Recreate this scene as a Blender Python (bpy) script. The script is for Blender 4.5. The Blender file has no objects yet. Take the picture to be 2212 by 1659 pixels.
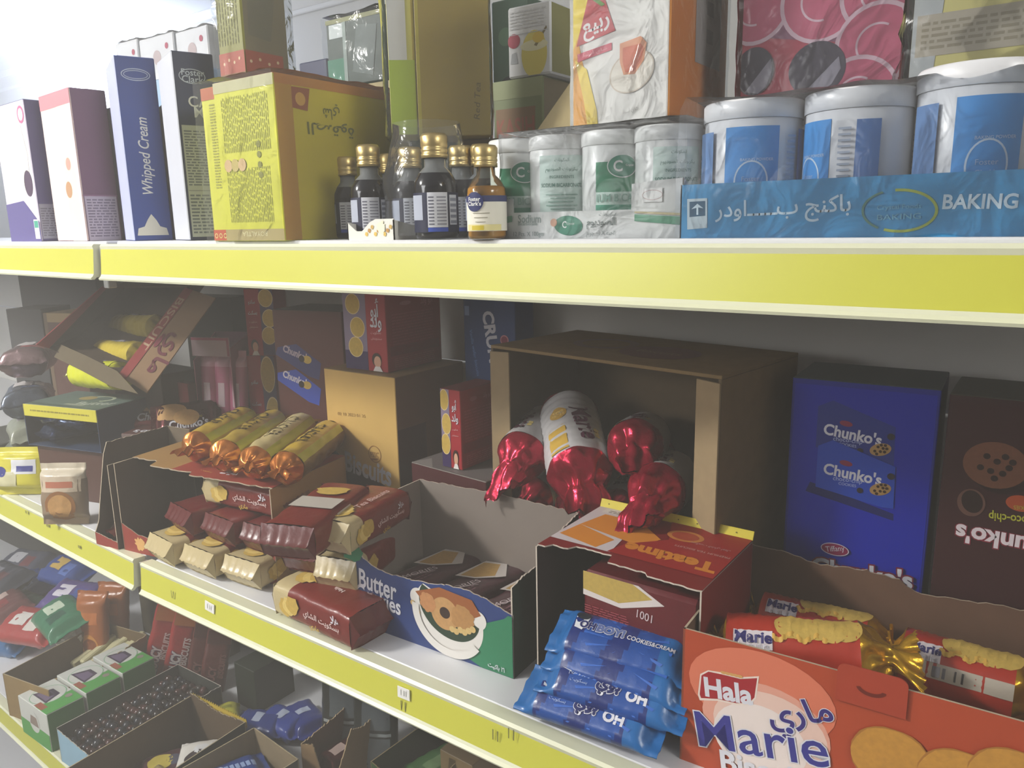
import bpy, bmesh, math, random
from mathutils import Vector, Matrix, noise
R=math.radians; PI=math.pi
C=bpy.context.scene.collection
# ---------------------------------------------------------------- camera model (2212 x 1659 frame)
FPX=1660.0; CX,CY=1106.0,829.5
YAW,PIT,ROL=R(35.48),R(-11.8),R(-1.1)
_F=Vector((-math.sin(YAW)*math.cos(PIT),math.cos(YAW)*math.cos(PIT),math.sin(PIT)))
_r=Vector((math.cos(YAW),math.sin(YAW),0)); _u=_r.cross(_F)
_R=_r*math.cos(ROL)+_u*math.sin(ROL); _U=-_r*math.sin(ROL)+_u*math.cos(ROL)
def ray(u,v): return _R*((u-CX)/FPX)-_U*((v-CY)/FPX)+_F
def PX(u,v,x): d=ray(u,v); return d*(x/d.x)
def PY(u,v,y): d=ray(u,v); return d*(y/d.y)
def PZ(u,v,z): d=ray(u,v); return d*(z/d.z)
def proj(p): q=Vector(p); z=q.dot(_F); return (CX+FPX*q.dot(_R)/z, CY-FPX*q.dot(_U)/z)
UZ,MZ,LZ=-0.014,-0.487,-1.024        # shelf tops (eye level is z = 0)
YB=1.03                              # back panel
# ---------------------------------------------------------------- materials
def lin(h):
    h=h.lstrip('#'); o=[]
    for i in (0,2,4):
        c=int(h[i:i+2],16)/255; o.append(c/12.92 if c<=.04045 else ((c+.055)/1.055)**2.4)
    return (*o,1)
_mc={}
def M(hx,kind='card'):
    k=(hx,kind)
    if k in _mc: return _mc[k]
    m=bpy.data.materials.new(kind+'_'+hx.lstrip('#')); m.use_nodes=True; nt=m.node_tree; n=nt.nodes; L=nt.links
    b=n['Principled BSDF']; c=lin(hx); b.inputs['Base Color'].default_value=c
    def tex(scale,lo,hi,detail=3):
        co=n.new('ShaderNodeTexCoord'); t=n.new('ShaderNodeTexNoise'); t.inputs['Scale'].default_value=scale; t.inputs['Detail'].default_value=detail
        L.new(co.outputs['Object'],t.inputs['Vector'])
        r=n.new('ShaderNodeMapRange'); r.inputs['To Min'].default_value=lo; r.inputs['To Max'].default_value=hi
        L.new(t.outputs['Fac'],r.inputs['Value']); return t,r
    def vary(scale,lo,hi):
        t,r=tex(scale,lo,hi); x=n.new('ShaderNodeMix'); x.data_type='RGBA'; x.blend_type='MULTIPLY'; x.inputs['Factor'].default_value=1
        x.inputs['A'].default_value=c; L.new(r.outputs['Result'],x.inputs['B']); L.new(x.outputs['Result'],b.inputs['Base Color'])
    def bump(scale,st,dist=.002):
        t,r=tex(scale,0,1); bp=n.new('ShaderNodeBump'); bp.inputs['Strength'].default_value=st; bp.inputs['Distance'].default_value=dist
        L.new(r.outputs['Result'],bp.inputs['Height']); L.new(bp.outputs['Normal'],b.inputs['Normal']); return bp
    if kind=='card':  vary(30,.93,1.05); b.inputs['Roughness'].default_value=.48; b.inputs['Specular IOR Level'].default_value=.35
    elif kind=='kraft': vary(60,.82,1.12); b.inputs['Roughness'].default_value=.85; b.inputs['Specular IOR Level'].default_value=.2
    elif kind=='ink': b.inputs['Roughness'].default_value=.5; b.inputs['Specular IOR Level'].default_value=.3
    elif kind=='wrap': vary(25,.9,1.06); bump(70,.35); b.inputs['Roughness'].default_value=.28; b.inputs['Specular IOR Level'].default_value=.55
    elif kind=='foil': vary(40,.85,1.1); bump(90,.5); b.inputs['Metallic'].default_value=.65; b.inputs['Roughness'].default_value=.24
    elif kind=='biscuit':
        vary(220,.72,1.1); b.inputs['Roughness'].default_value=.75
    elif kind=='plastic': vary(12,.97,1.02); b.inputs['Roughness'].default_value=.3
    elif kind=='rail': vary(4,.96,1.03); b.inputs['Roughness'].default_value=.38; b.inputs['Coat Weight'].default_value=.5; b.inputs['Coat Roughness'].default_value=.3
    elif kind=='paint': vary(3,.96,1.02); bump(120,.08); b.inputs['Roughness'].default_value=.7
    elif kind=='enamel': vary(5,.96,1.02); b.inputs['Roughness'].default_value=.42
    elif kind=='metal': vary(30,.9,1.05); b.inputs['Metallic'].default_value=.85; b.inputs['Roughness'].default_value=.33
    elif kind=='liquid': b.inputs['Roughness'].default_value=.12
    elif kind in('film','glass'):
        n.remove(b); tr=n.new('ShaderNodeBsdfTransparent'); tr.inputs['Color'].default_value=c
        g=n.new('ShaderNodeBsdfGlossy'); g.inputs['Roughness'].default_value=.12 if kind=='film' else .06
        df=n.new('ShaderNodeBsdfDiffuse'); df.inputs['Color'].default_value=(.8,.82,.85,1)
        fr=n.new('ShaderNodeFresnel'); fr.inputs['IOR'].default_value=1.22 if kind=='film' else 1.4
        mx=n.new('ShaderNodeMixShader'); m2=n.new('ShaderNodeMixShader'); m2.inputs[0].default_value=.04 if kind=='film' else .02
        co=n.new('ShaderNodeTexCoord'); t=n.new('ShaderNodeTexNoise'); t.inputs['Scale'].default_value=26; t.inputs['Detail'].default_value=3; t.inputs['Distortion'].default_value=1.5
        L.new(co.outputs['Object'],t.inputs['Vector'])
        if kind=='film':
            bp=n.new('ShaderNodeBump'); bp.inputs['Strength'].default_value=.35; bp.inputs['Distance'].default_value=.006
            L.new(t.outputs['Fac'],bp.inputs['Height']); L.new(bp.outputs['Normal'],g.inputs['Normal']); L.new(bp.outputs['Normal'],fr.inputs['Normal'])
        L.new(tr.outputs[0],m2.inputs[1]); L.new(df.outputs[0],m2.inputs[2])
        L.new(fr.outputs[0],mx.inputs[0]); L.new(m2.outputs[0],mx.inputs[1]); L.new(g.outputs[0],mx.inputs[2])
        L.new(mx.outputs[0],n['Material Output'].inputs['Surface'])
    elif kind=='lamp':
        b.inputs['Emission Color'].default_value=c; b.inputs['Emission Strength'].default_value=300
    _mc[k]=m; return m
# ---------------------------------------------------------------- text
ARF={'ا':(0xFE8D,2),'أ':(0xFE83,2),'ب':(0xFE8F,4),'ة':(0xFE93,2),'ت':(0xFE95,4),'ج':(0xFE9D,4),'ح':(0xFEA1,4),'د':(0xFEA9,2),'ر':(0xFEAD,2),'ز':(0xFEAF,2),'س':(0xFEB1,4),'ش':(0xFEB5,4),'ص':(0xFEB9,4),'ع':(0xFEC9,4),'ف':(0xFED1,4),'ق':(0xFED5,4),'ك':(0xFED9,4),'ل':(0xFEDD,4),'م':(0xFEE1,4),'ن':(0xFEE5,4),'ه':(0xFEE9,4),'و':(0xFEED,2),'ي':(0xFEF1,4),'ط':(0xFEC1,4),'_':(0x640,4)}
def shape(s):
    s=s.replace('لا','\uFFFF'); out=[]
    def two(ch): return ch=='\uFFFF' or (ch in ARF)
    def fwd(ch): return ch in ARF and ARF[ch][1]==4
    for i,ch in enumerate(s):
        p=i>0 and fwd(s[i-1]) and two(ch); q=i<len(s)-1 and fwd(ch) and two(s[i+1])
        if ch=='\uFFFF': out.append(chr(0xFEFC if p else 0xFEFB)); continue
        if ch=='_': out.append('\u0640'); continue
        if ch not in ARF: out.append(ch); continue
        b,nf=ARF[ch]
        out.append(chr(b+(3 if p and q else 2 if q else 1 if p else 0)))
    return ''.join(reversed(out))
_tc={}
def textmesh(s,bold=0.0,ital=0.0):
    k=(s,bold,ital)
    if k in _tc: return _tc[k]
    body=shape(s) if any('\u0600'<=c<='\u06ff' for c in s) else s
    cu=bpy.data.curves.new('t','FONT'); cu.body=body; cu.resolution_u=3; cu.offset=bold; cu.shear=ital
    o=bpy.data.objects.new('t',cu); C.objects.link(o); bpy.context.view_layer.update()
    me=bpy.data.meshes.new_from_object(o.evaluated_get(bpy.context.evaluated_depsgraph_get()))
    vs=[(v.co.x,v.co.y) for v in me.vertices]; fs=[tuple(p.vertices) for p in me.polygons]
    bpy.data.objects.remove(o); bpy.data.curves.remove(cu); bpy.data.meshes.remove(me)
    x0=min(v[0] for v in vs); x1=max(v[0] for v in vs); y0=min(v[1] for v in vs); y1=max(v[1] for v in vs)
    vs=[(v[0]-(x0+x1)/2,v[1]-(y0+y1)/2) for v in vs]
    _tc[k]=(vs,fs,x1-x0,y1-y0); return _tc[k]
# ---------------------------------------------------------------- mesh builder
class MB:
    def __init__(s): s.v=[]; s.f=[]; s.m=[]; s.sm=[]; s.mats=[]
    def mi(s,mat):
        if mat not in s.mats: s.mats.append(mat)
        return s.mats.index(mat)
    def face(s,pts,mat,smooth=False):
        i=len(s.v); s.v+=[Vector(p) for p in pts]; s.f.append(tuple(range(i,i+len(pts)))); s.m.append(s.mi(mat)); s.sm.append(smooth)
    def add(s,vs,fs,mat,smooth=False):
        i=len(s.v); s.v+=[Vector(p) for p in vs]
        for k,f in enumerate(fs):
            s.f.append(tuple(j+i for j in f)); s.m.append(s.mi(mat[k] if isinstance(mat,list) else mat)); s.sm.append(smooth)
    def box(s,a,b,mat,c=.0008,T=None,sides=None):
        """chamfered box a..b; sides maps '-x','+x','-y','+y','-z','+z' to materials"""
        a=Vector(a); b=Vector(b); vs=[]; fs=[]; ms=[]
        c=min(c,*[(b[i]-a[i])*.45 for i in range(3)]); sides=sides or {}
        idx={}
        for ix in (0,1):
            for iy in (0,1):
                for iz in (0,1):
                    for ax in range(3):
                        p=[(a,b)[k][j] for j,k in enumerate((ix,iy,iz))]
                        for j in range(3):
                            if j!=ax: p[j]+= c*(1 if (ix,iy,iz)[j]==0 else -1)
                        idx[(ix,iy,iz,ax)]=len(vs); vs.append(Vector(p))
        cen=(a+b)/2
        def put(l,mt):
            P=[vs[i] for i in l]; nrm=(P[1]-P[0]).cross(P[2]-P[0]); cc=sum(P,Vector())/len(P)
            if nrm.dot(cc-cen)<0: l=l[::-1]
            fs.append(tuple(l)); ms.append(mt)
        for ax,nm in ((0,'x'),(1,'y'),(2,'z')):
            o=[j for j in range(3) if j!=ax]
            for k in (0,1):
                l=[]
                for p,q in ((0,0),(1,0),(1,1),(0,1)):
                    t=[0,0,0]; t[ax]=k; t[o[0]]=p; t[o[1]]=q; l.append(idx[(*t,ax)])
                put(l,sides.get('-+'[k]+nm,mat))
        for e in range(3):
            o=[j for j in range(3) if j!=e]
            for p in (0,1):
                for q in (0,1):
                    l=[]
                    for k,ax in ((0,o[0]),(1,o[0]),(1,o[1]),(0,o[1])):
                        t=[0,0,0]; t[e]=k; t[o[0]]=p; t[o[1]]=q; l.append(idx[(*t,ax)])
                    put(l,sides.get('-+'[q]+'xyz'[o[1]],mat) if e!=2 else sides.get('-+'[q]+'y',mat))
        for ix in (0,1):
            for iy in (0,1):
                for iz in (0,1): put([idx[(ix,iy,iz,ax)] for ax in range(3)],sides.get('-+'[iz]+'z',mat))
        if T: vs=[T@p for p in vs]
        s.add(vs,fs,ms)
    def grid(s,fn,nu,nv,mat,closeu=False,closev=False,smooth=True):
        vs=[]; fs=[]; ms=[]
        NU=nu if closeu else nu+1; NV=nv if closev else nv+1
        for i in range(NU):
            for j in range(NV): vs.append(Vector(fn(i/nu,j/nv)))
        for i in range(nu):
            for j in range(nv):
                a=i*NV+j; b=((i+1)%NU)*NV+j; c=((i+1)%NU)*NV+(j+1)%NV; d=i*NV+(j+1)%NV
                fs.append((a,b,c,d)); ms.append(mat((i+.5)/nu,(j+.5)/nv) if callable(mat) else mat)
        s.add(vs,fs,ms,smooth)
    def lathe(s,prof,mat,n=28,c=(0,0,0),cap=True,ribs=None):
        def fn(u,v):
            k=min(int(v*(len(prof)-1)+.5),len(prof)-1); r,z=prof[k]; a=2*PI*u
            if ribs and ribs[0]<=z<=ribs[1]: r*=1+.03*math.cos(a*ribs[2])
            return (c[0]+r*math.cos(a),c[1]+r*math.sin(a),c[2]+z)
        s.grid(fn,n,len(prof)-1,mat,closeu=True)
        if cap:
            for k in (0,-1):
                r,z=prof[k]
                if r>1e-5:
                    l=[(c[0]+r*math.cos(2*PI*i/n),c[1]+r*math.sin(2*PI*i/n),c[2]+z) for i in range(n)]
                    s.face(l if k==-1 else l[::-1],mat)
    def tube(s,pts,r,mat,n=8):
        P=[Vector(p) for p in pts]
        def fr(i):
            d=(P[min(i+1,len(P)-1)]-P[max(i-1,0)]).normalized(); u=d.orthogonal().normalized(); return u,d.cross(u)
        def fn(u,v):
            i=int(u*(len(P)-1)+.5); a,b=fr(i); t=2*PI*v; return P[i]+(a*math.cos(t)+b*math.sin(t))*r
        s.grid(fn,len(P)-1,n,mat,closev=True)
    def wall(s,p0,p1,zb,top,t,out,inn,edge,jit=0.0,seed=1,n=None,z0prof=None):
        """standing board from p0 to p1 (xy), bottom zb, top profile [(frac,z)...], thickness t to the left of p0->p1"""
        p0=Vector((p0[0],p0[1],0)); p1=Vector((p1[0],p1[1],0)); d=p1-p0; nrm=Vector((-d.y,d.x,0)).normalized()*t
        rnd=random.Random(seed); n=n or (44 if jit else max(1,len(top)-1)); fr=[f for f,_ in top]
        xs=[i/n for i in range(n+1)] if (jit or len(top)>2) else [top[0][0],top[-1][0]]
        xs=sorted(set(xs+fr))
        def zt(x):
            for (a,za),(b,zb_) in zip(top,top[1:]):
                if a<=x<=b+1e-9: return za+(zb_-za)*((x-a)/(b-a) if b>a else 0)
            return top[-1][1]
        ts=[zt(x)+(rnd.uniform(-jit,jit) if 0<x<1 else 0) for x in xs]
        for i in range(len(xs)-1):
            a=p0+d*xs[i]; b=p0+d*xs[i+1]; A=Vector((0,0,ts[i])); B=Vector((0,0,ts[i+1])); Z=Vector((0,0,zb))
            s.face([a+Z,b+Z,b+B,a+A],out)
            s.face([b+nrm+Z,a+nrm+Z,a+nrm+A,b+nrm+B],inn)
            s.face([a+A,b+B,b+nrm+B,a+nrm+A],edge)
        for q,tz,rev in ((p0,ts[0],0),(p1,ts[-1],1)):
            l=[q+Vector((0,0,zb)),q+Vector((0,0,tz)),q+nrm+Vector((0,0,tz)),q+nrm+Vector((0,0,zb))]
            s.face(l[::-1] if rev else l,edge)
    def mesh(s,name):
        me=bpy.data.meshes.new(name); me.from_pydata([tuple(p) for p in s.v],[],s.f)
        for m in s.mats: me.materials.append(m)
        me.polygons.foreach_set('material_index',s.m); me.polygons.foreach_set('use_smooth',s.sm)
        me.update(); return me
    def build(s,name,parent=None,T=None):
        o=bpy.data.objects.new(name,s.mesh(name)); C.objects.link(o)
        if parent: o.parent=parent
        if T is not None: o.matrix_local=T
        return o
def tag(o,label,cat,group=None):
    o['label']=label; o['category']=cat
    if group: o['group']=group
    return o
def emp(name,label,cat,T,group=None):
    o=bpy.data.objects.new(name,None); C.objects.link(o); o.empty_display_size=.02; o.matrix_world=T
    return tag(o,label,cat,group)
def TR(loc,rz=0,rx=0,ry=0): return Matrix.Translation(Vector(loc))@Matrix.Rotation(R(rz),4,'Z')@Matrix.Rotation(R(rx),4,'X')@Matrix.Rotation(R(ry),4,'Y')
def axes(o,x,up=(0,0,1)):
    """frame at o with x axis along x, z near up"""
    x=Vector(x).normalized(); y=Vector(up).cross(x).normalized(); z=x.cross(y)
    m=Matrix((x,y,z)).transposed().to_4x4(); m.translation=Vector(o); return m
def cor(A,B,y,zb):
    """front top corners A,B (image points), A at depth y, base height zb -> frame at front-left-bottom, width, height"""
    P=PY(*A,y); Q=PZ(*B,P.z); d=Q-P; return TR((P.x,P.y,zb),math.degrees(math.atan2(d.y,d.x))),d.length,P.z-zb
# ---------------------------------------------------------------- printed faces
class Fr:
    """a printable face: origin o, axes u,v (unit), size (w,h), local to matrix T; coordinates may be image points or fractions"""
    def __init__(s,mb,o,u,v,w,h,T):
        s.mb=mb; s.o=Vector(o); s.u=Vector(u); s.v=Vector(v); s.n=s.u.cross(s.v); s.w=w; s.h=h; s.T=T; s.k=.0003
    def p(s,q):
        if abs(q[0])<=1.6 and abs(q[1])<=1.6: return (q[0]*s.w,q[1]*s.h)
        W=s.T@s.o; U=s.T.to_3x3()@s.u; V=s.T.to_3x3()@s.v; N=U.cross(V); d=ray(*q); t=W.dot(N)/d.dot(N); P=d*t-W
        return (P.dot(U),P.dot(V))
    def P(s,a,b): return s.o+s.u*a+s.v*b+s.n*s.k
    def up(s): s.k+=.00006
    def clip(s,a,b): return (min(max(a,.0006),s.w-.0006),min(max(b,.0006),s.h-.0006))
    def poly(s,pts,mat,clip=True):
        s.up(); q=[s.p(p) for p in pts]
        if clip: q=[s.clip(*p) for p in q]
        ar=sum(q[i][0]*q[(i+1)%len(q)][1]-q[(i+1)%len(q)][0]*q[i][1] for i in range(len(q)))
        if ar<0: q=q[::-1]
        s.mb.face([s.P(*p) for p in q],mat)
    def rect(s,a0,b0,a1,b1,mat): s.poly([(a0,b0),(a1,b0),(a1,b1),(a0,b1)],mat)
    def disc(s,c,r,mat,ry=None,rot=0,n=28,jag=0,a0=0,a1=360):
        s.up(); cx,cy=s.p(c); ry=ry or r; pts=[]; rr=random.Random(int(r*1e6))
        for i in range(n):
            a=R(a0+(a1-a0)*i/n); j=1+jag*rr.uniform(-1,1); x,y=r*j*math.cos(a),ry*j*math.sin(a); c_,s_=math.cos(R(rot)),math.sin(R(rot))
            pts.append(s.clip(cx+x*c_-y*s_,cy+x*s_+y*c_))
        s.mb.face([s.P(*p) for p in pts],mat)
    def ring(s,c,r,t,mat,ry=None,rot=0,a0=0,a1=360,n=32):
        s.up(); cx,cy=s.p(c); ry=ry or r; c_,s_=math.cos(R(rot)),math.sin(R(rot))
        def q(a,k): x,y=(r-k)*math.cos(a),(ry-k)*math.sin(a); return s.clip(cx+x*c_-y*s_,cy+x*s_+y*c_)
        for i in range(n):
            a=R(a0+(a1-a0)*i/n); b=R(a0+(a1-a0)*(i+1)/n); pts=[q(a,0),q(b,0),q(b,t),q(a,t)]
            s.mb.face([s.P(*p) for p in pts],mat)
    def text(s,t,p0,p1,mat,hs=1.0,bold=0,ital=0,h=None,out=None):
        """text whose middle line runs from p0 to p1"""
        a=Vector(s.p(p0)); b=Vector(s.p(p1)); d=b-a; ln=d.length; d.normalize(); e=Vector((-d.y,d.x)); c=(a+b)/2
        if out: s._t(t,c,d,e,ln,h,hs,bold+out[0],ital,out[1],bold)
        s._t(t,c,d,e,ln,h,hs,bold,ital,mat,bold)
    def _t(s,t,c,d,e,ln,h,hs,bold,ital,mat,b0):
        s.up(); vs,fs,w,hh=textmesh(t,bold,ital); w0=textmesh(t,b0,ital)[2]; kx=ln/w0; ky=(h/hh if h else kx*hs)
        s.mb.add([s.P(*(c+d*(x*kx)+e*(y*ky))) for x,y in vs],fs,mat)
    def lines(s,a0,b0,a1,b1,n,mat,fill=.5,seed=1,vert=False):
        s.up(); rnd=random.Random(seed); q0=s.p((a0,b0)); q1=s.p((a1,b1)); x0,x1=sorted((q0[0],q1[0])); y0,y1=sorted((q0[1],q1[1]))
        if vert: x0,y0,x1,y1=y0,x0,y1,x1
        st=(y1-y0)/n
        for i in range(n):
            x=x0; yb=y0+st*i
            while x<x1-.001:
                l=min(rnd.uniform(.003,.011),x1-x); c=[(x,yb),(x+l,yb),(x+l,yb+st*fill),(x,yb+st*fill)]
                if vert: c=[(p[1],p[0]) for p in c][::-1]
                s.mb.face([s.P(*p) for p in c],mat); x+=l+.0018
class Box:
    """closed carton in its own frame T (origin front-left-bottom)"""
    def __init__(s,T,w,d,h,mat,c=.0008,sides=None):
        s.T=T; s.w,s.d,s.h=w,d,h; s.mb=MB(); s.mb.box((0,0,0),(w,d,h),mat,c,sides=sides)
    def fr(s,k):
        w,d,h=s.w,s.d,s.h
        o,u,v,a,b={'F':((0,0,0),(1,0,0),(0,0,1),w,h),'R':((w,0,0),(0,1,0),(0,0,1),d,h),'L':((0,d,0),(0,-1,0),(0,0,1),d,h),'T':((0,0,h),(1,0,0),(0,1,0),w,d),'K':((w,d,0),(-1,0,0),(0,0,1),w,h)}[k]
        return Fr(s.mb,o,u,v,a,b,s.T)
    def done(s,name,label,cat,group=None): return tag(s.mb.build(name,None,s.T),label,cat,group)
# ---------------------------------------------------------------- wrapped packs
def sgnp(x,p): return math.copysign(abs(x)**p,x)
class Flow:
    """pillow pack along local x, resting on z=0"""
    def __init__(s,L,W,H,fin=.011,ex=2.6,seed=1,wr=.0016,puff=.22):
        s.L,s.W,s.H,s.fin,s.ex,s.seed,s.wr,s.puff=L,W,H,fin,ex,seed,wr,puff; s.mb=MB()
    def prof(s,a):
        x=abs(2*a-1); xe=1-2*s.fin/s.L; q=max(0,(x-(xe-s.puff))/s.puff)
        if x>=xe: return .0011/s.H*1.0,1.04
        return max(.02,(1-min(1,q)**2.2)),1+.04*min(1,q)
    def S(s,a,t):
        hz,wy=s.prof(a); th=2*PI*t; c,sn=math.cos(th),math.sin(th); p=2/s.ex
        y=s.W/2*wy*sgnp(c,p); z=s.H/2*hz*sgnp(sn,p); x=(a-.5)*s.L
        k=max(0,abs(2*a-1)-.45); nz=noise.noise(Vector((x*60,y*80+s.seed*7.3,z*90)))
        w=s.wr*(.35+2.2*k); x_end=abs(2*a-1)
        if x_end>1-2*s.fin/s.L: w*=.25; z+=.0012*math.sin(y*500)
        return Vector((x,y+nz*w*.5,z+s.H/2*1.0+nz*w+.0006*math.sin(y*260+s.seed)*k*4))
    def build_body(s,mat,nu=40,nv=26): s.mb.grid(s.S,nu,nv,mat,closev=True)
    def zig(s,mat):
        for sg in (0,1):
            a=1.0 if sg else 0.0; n=14; x=(a-.5)*s.L; e=.002*(1 if sg else -1)
            for i in range(n):
                y0=-s.W*.52+s.W*1.04*i/n; y1=y0+s.W*1.04/n
                z=s.H/2; s.mb.face([(x,y0,z),(x+e,(y0+y1)/2,z),(x,y1,z)] if not sg else [(x,y1,z),(x+e,(y0+y1)/2,z),(x,y0,z)],mat)
    # printing on the top surface: a along (0..1), b across (0..1)
    def P(s,a,b,k=.0005):
        y=max(-.995,min(.995,2*b-1)); hz,wy=s.prof(a); c=y; p=2/s.ex
        ca=sgnp(c,1/p); ca=max(-1,min(1,ca)); t=math.acos(ca)/(2*PI); q=s.S(a,t); e=.01
        n=(s.S(min(1,a+e),t)-s.S(max(0,a-e),t)).cross(s.S(a,t+e)-s.S(a,t-e)); n.normalize()
        if n.z<0: n=-n
        return q+n*k
    def text(s,t,a0,b0,a1,b1,mat,hs=1,bold=0,ital=0,k=.0006,out=None):
        vs,fs,w,h=textmesh(t,bold,ital); A=Vector((a0*s.L,b0*s.W)); B=Vector((a1*s.L,b1*s.W)); d=B-A; sc=d.length/w; d.normalize(); e=Vector((-d.y,d.x)); c=(A+B)/2
        if out:
            v2,f2,_,_=textmesh(t,bold+out[0],ital)
            q=[c+d*(x*sc)+e*(y*sc*hs) for x,y in v2]; s.mb.add([s.P(p.x/s.L,p.y/s.W,k) for p in q],f2,out[1]); k+=.0003
        q=[c+d*(x*sc)+e*(y*sc*hs) for x,y in vs]; s.mb.add([s.P(p.x/s.L,p.y/s.W,k) for p in q],fs,mat)
    def patch(s,a0,b0,a1,b1,mat,k=.0004,n=8):
        s.mb.grid(lambda u,v:s.P(a0+(a1-a0)*u,b0+(b1-b0)*v,k),n,n,mat)
    def disc(s,a,b,r,mat,k=.0005,ry=None,n=20,rot=0):
        ry=ry or r; c_,s_=math.cos(R(rot)),math.sin(R(rot))
        def f(u,v):
            x,y=v*r*math.cos(2*PI*u),v*ry*math.sin(2*PI*u); return s.P(a+(x*c_-y*s_)/s.L,b+(x*s_+y*c_)/s.W,k)
        s.mb.grid(f,n,4,mat,closeu=True)
def foil_end(mb,x0,R0,sg,mat,seed=1,ln=.03,flat=.9,fan=.022,nz=1.0,turn=0,droop=(0,0),gather=.72):
    """gathered and crimped end of a roll pack starting at local x0, growing towards sg; droop bends it in local y,z"""
    rnd=random.Random(seed); ph=[rnd.uniform(0,6.28) for _ in range(4)]; kk=rnd.choice((6,7,8))
    def fn(u,v):
        th=2*PI*v
        if u<.62:
            q=u/.62; r=R0*(1-gather*q**1.15); pl=1+nz*(.02+.2*q)*math.cos(kk*th+ph[0]+2.2*q)+.14*q*math.cos(3*th+ph[1])+.12*q*math.cos(2*th+ph[2])
            x=ln*q*(.75+.12*math.cos(2*th+ph[2])); y,z=r*pl*math.cos(th),r*pl*math.sin(th)
        else:
            g=1-gather; q=(u-.62)/.38; w=R0*(g+(flat-g)*q); t=R0*(g*(1-q)+.03); y=w*math.cos(th); z=t*math.sin(th)+.004*q*math.sin(9*math.cos(th)+ph[3])
            pl=1+nz*.22*(1-q)*math.cos(kk*th+ph[0]+2.2); y*=1+(pl-1)*.6; z*=pl
            x=ln*.75+fan*q+.0015*math.cos(40*math.cos(th))*q
            c_,s_=math.cos(turn*q),math.sin(turn*q); y,z=y*c_-z*s_,y*s_+z*c_
        f=(max(0,u-.15)/.85)**1.6; p=Vector((x0+sg*x,y+droop[0]*f,z+droop[1]*f)); k=min(1,u*4)*R0*.10
        return p+Vector((noise.noise(p*70+Vector((seed,0,0))),noise.noise(p*70+Vector((0,seed,9))),noise.noise(p*70+Vector((5,0,seed)))))*k
    mb.grid(fn,30,56,mat,closev=True)
class Roll:
    """round biscuit roll along local x centred on the axis"""
    def __init__(s,L,r,seed=1,dent=.0015): s.L,s.r,s.seed,s.dent=L,r,seed,dent; s.mb=MB()
    def S(s,a,t):
        th=2*PI*t; x=(a-.5)*s.L; q=s.r+s.dent*noise.noise(Vector((x*40+s.seed*3,math.cos(th)*2,math.sin(th)*2)))+.0006*math.cos(x*900)
        return Vector((x,q*math.cos(th),q*math.sin(th)))
    def body(s,mat,nu=28,nv=36): s.mb.grid(s.S,nu,nv,mat,closev=True)
    def P(s,a,deg,k=.0006): p=s.S(a,deg/360); n=Vector((0,p.y,p.z)).normalized(); return p+n*k
    def text(s,t,a0,d0,a1,d1,mat,hs=1,bold=0,ital=0,k=.0008,out=None):
        per=2*PI*s.r
        def put(bd,m,k):
            vs,fs,w,h=textmesh(t,bd,ital); w0=textmesh(t,bold,ital)[2]
            A=Vector((a0*s.L,d0/360*per)); B=Vector((a1*s.L,d1/360*per)); d=B-A; sc=d.length/w0; d.normalize(); e=Vector((d.y,-d.x)); c=(A+B)/2
            q=[c+d*(x*sc)+e*(y*sc*hs) for x,y in vs]; s.mb.add([s.P(p.x/s.L,p.y/per*360,k) for p in q],fs,m)
        if out: put(bold+out[0],out[1],k-.0003)
        put(bold,mat,k)
    def patch(s,a0,d0,a1,d1,mat,k=.0004,n=10): s.mb.grid(lambda u,v:s.P(a0+(a1-a0)*u,d0+(d1-d0)*v,k),n,n,mat)
    def disc(s,a,deg,r,mat,k=.0005,n=20):
        per=2*PI*s.r; s.mb.grid(lambda u,v:s.P(a+v*r*math.cos(2*PI*u)/s.L,deg+v*r*math.sin(2*PI*u)/per*360,k),n,4,mat,closeu=True)
def film_box(a,b,seed=1,amp=.0025,n=10,mat=None):
    """wrinkled clear film round a box a..b"""
    mb=MB(); a=Vector(a); b=Vector(b); mat=mat or M('f4f6f8','film')
    def side(o,u,v):
        nn=Vector(u).cross(Vector(v)).normalized()
        def f(i,j):
            p=Vector(o)+Vector(u)*i+Vector(v)*j; k=noise.noise(p*55+Vector((seed,0,0)))
            return p+nn*(amp*(.5+k))
        mb.grid(f,n,n,mat)
    w,d,h=b-a
    side(a,(w,0,0),(0,0,h)); side((b.x,a.y,a.z),(0,d,0),(0,0,h)); side((a.x,b.y,a.z),(0,-d,0),(0,0,h)); side((a.x,a.y,b.z),(w,0,0),(0,d,0)); side((b.x,b.y,a.z),(-w,0,0),(0,0,h))
    return mb
# ---------------------------------------------------------------- setting
def struct(name,mb):
    o=mb.build(name); o['kind']='structure'; return o
ZC,ZF=1.05,-1.5
wa=PZ(319,65,ZC); wb=PZ(469,21,ZC); wd=(wb-wa); wd.z=0; wd.normalize()
W0=wa+wd*((-6.5-wa.x)/wd.x); W1=wa+wd*((2.4-wa.x)/wd.x)
cream=M('d9d6cd','paint')
def slab(a,b,z0,z1,t,mat):
    mb=MB(); a=Vector((a[0],a[1],0)); b=Vector((b[0],b[1],0)); d=(b-a); L=d.length; d.normalize()
    T=Matrix.Translation(Vector((a.x,a.y,z0)))@Matrix.Rotation(math.atan2(d.y,d.x),4,'Z'); mb.box((0,0,0),(L,t,z1-z0),mat,.001,T=T); return mb
struct('wall_back',slab(W0,W1,ZF,ZC,.08,cream))
struct('wall_left',slab((-6.5,-4.6),(-6.5,W0.y),ZF,ZC,.08,M('cfd3da','paint')))
struct('wall_right',slab((2.4,W1.y),(2.4,-4.6),ZF,ZC,.08,cream))
struct('wall_front',slab((2.4,-4.6),(-6.5,-4.6),ZF,ZC,.08,M('b9b5ae','paint')))
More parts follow.
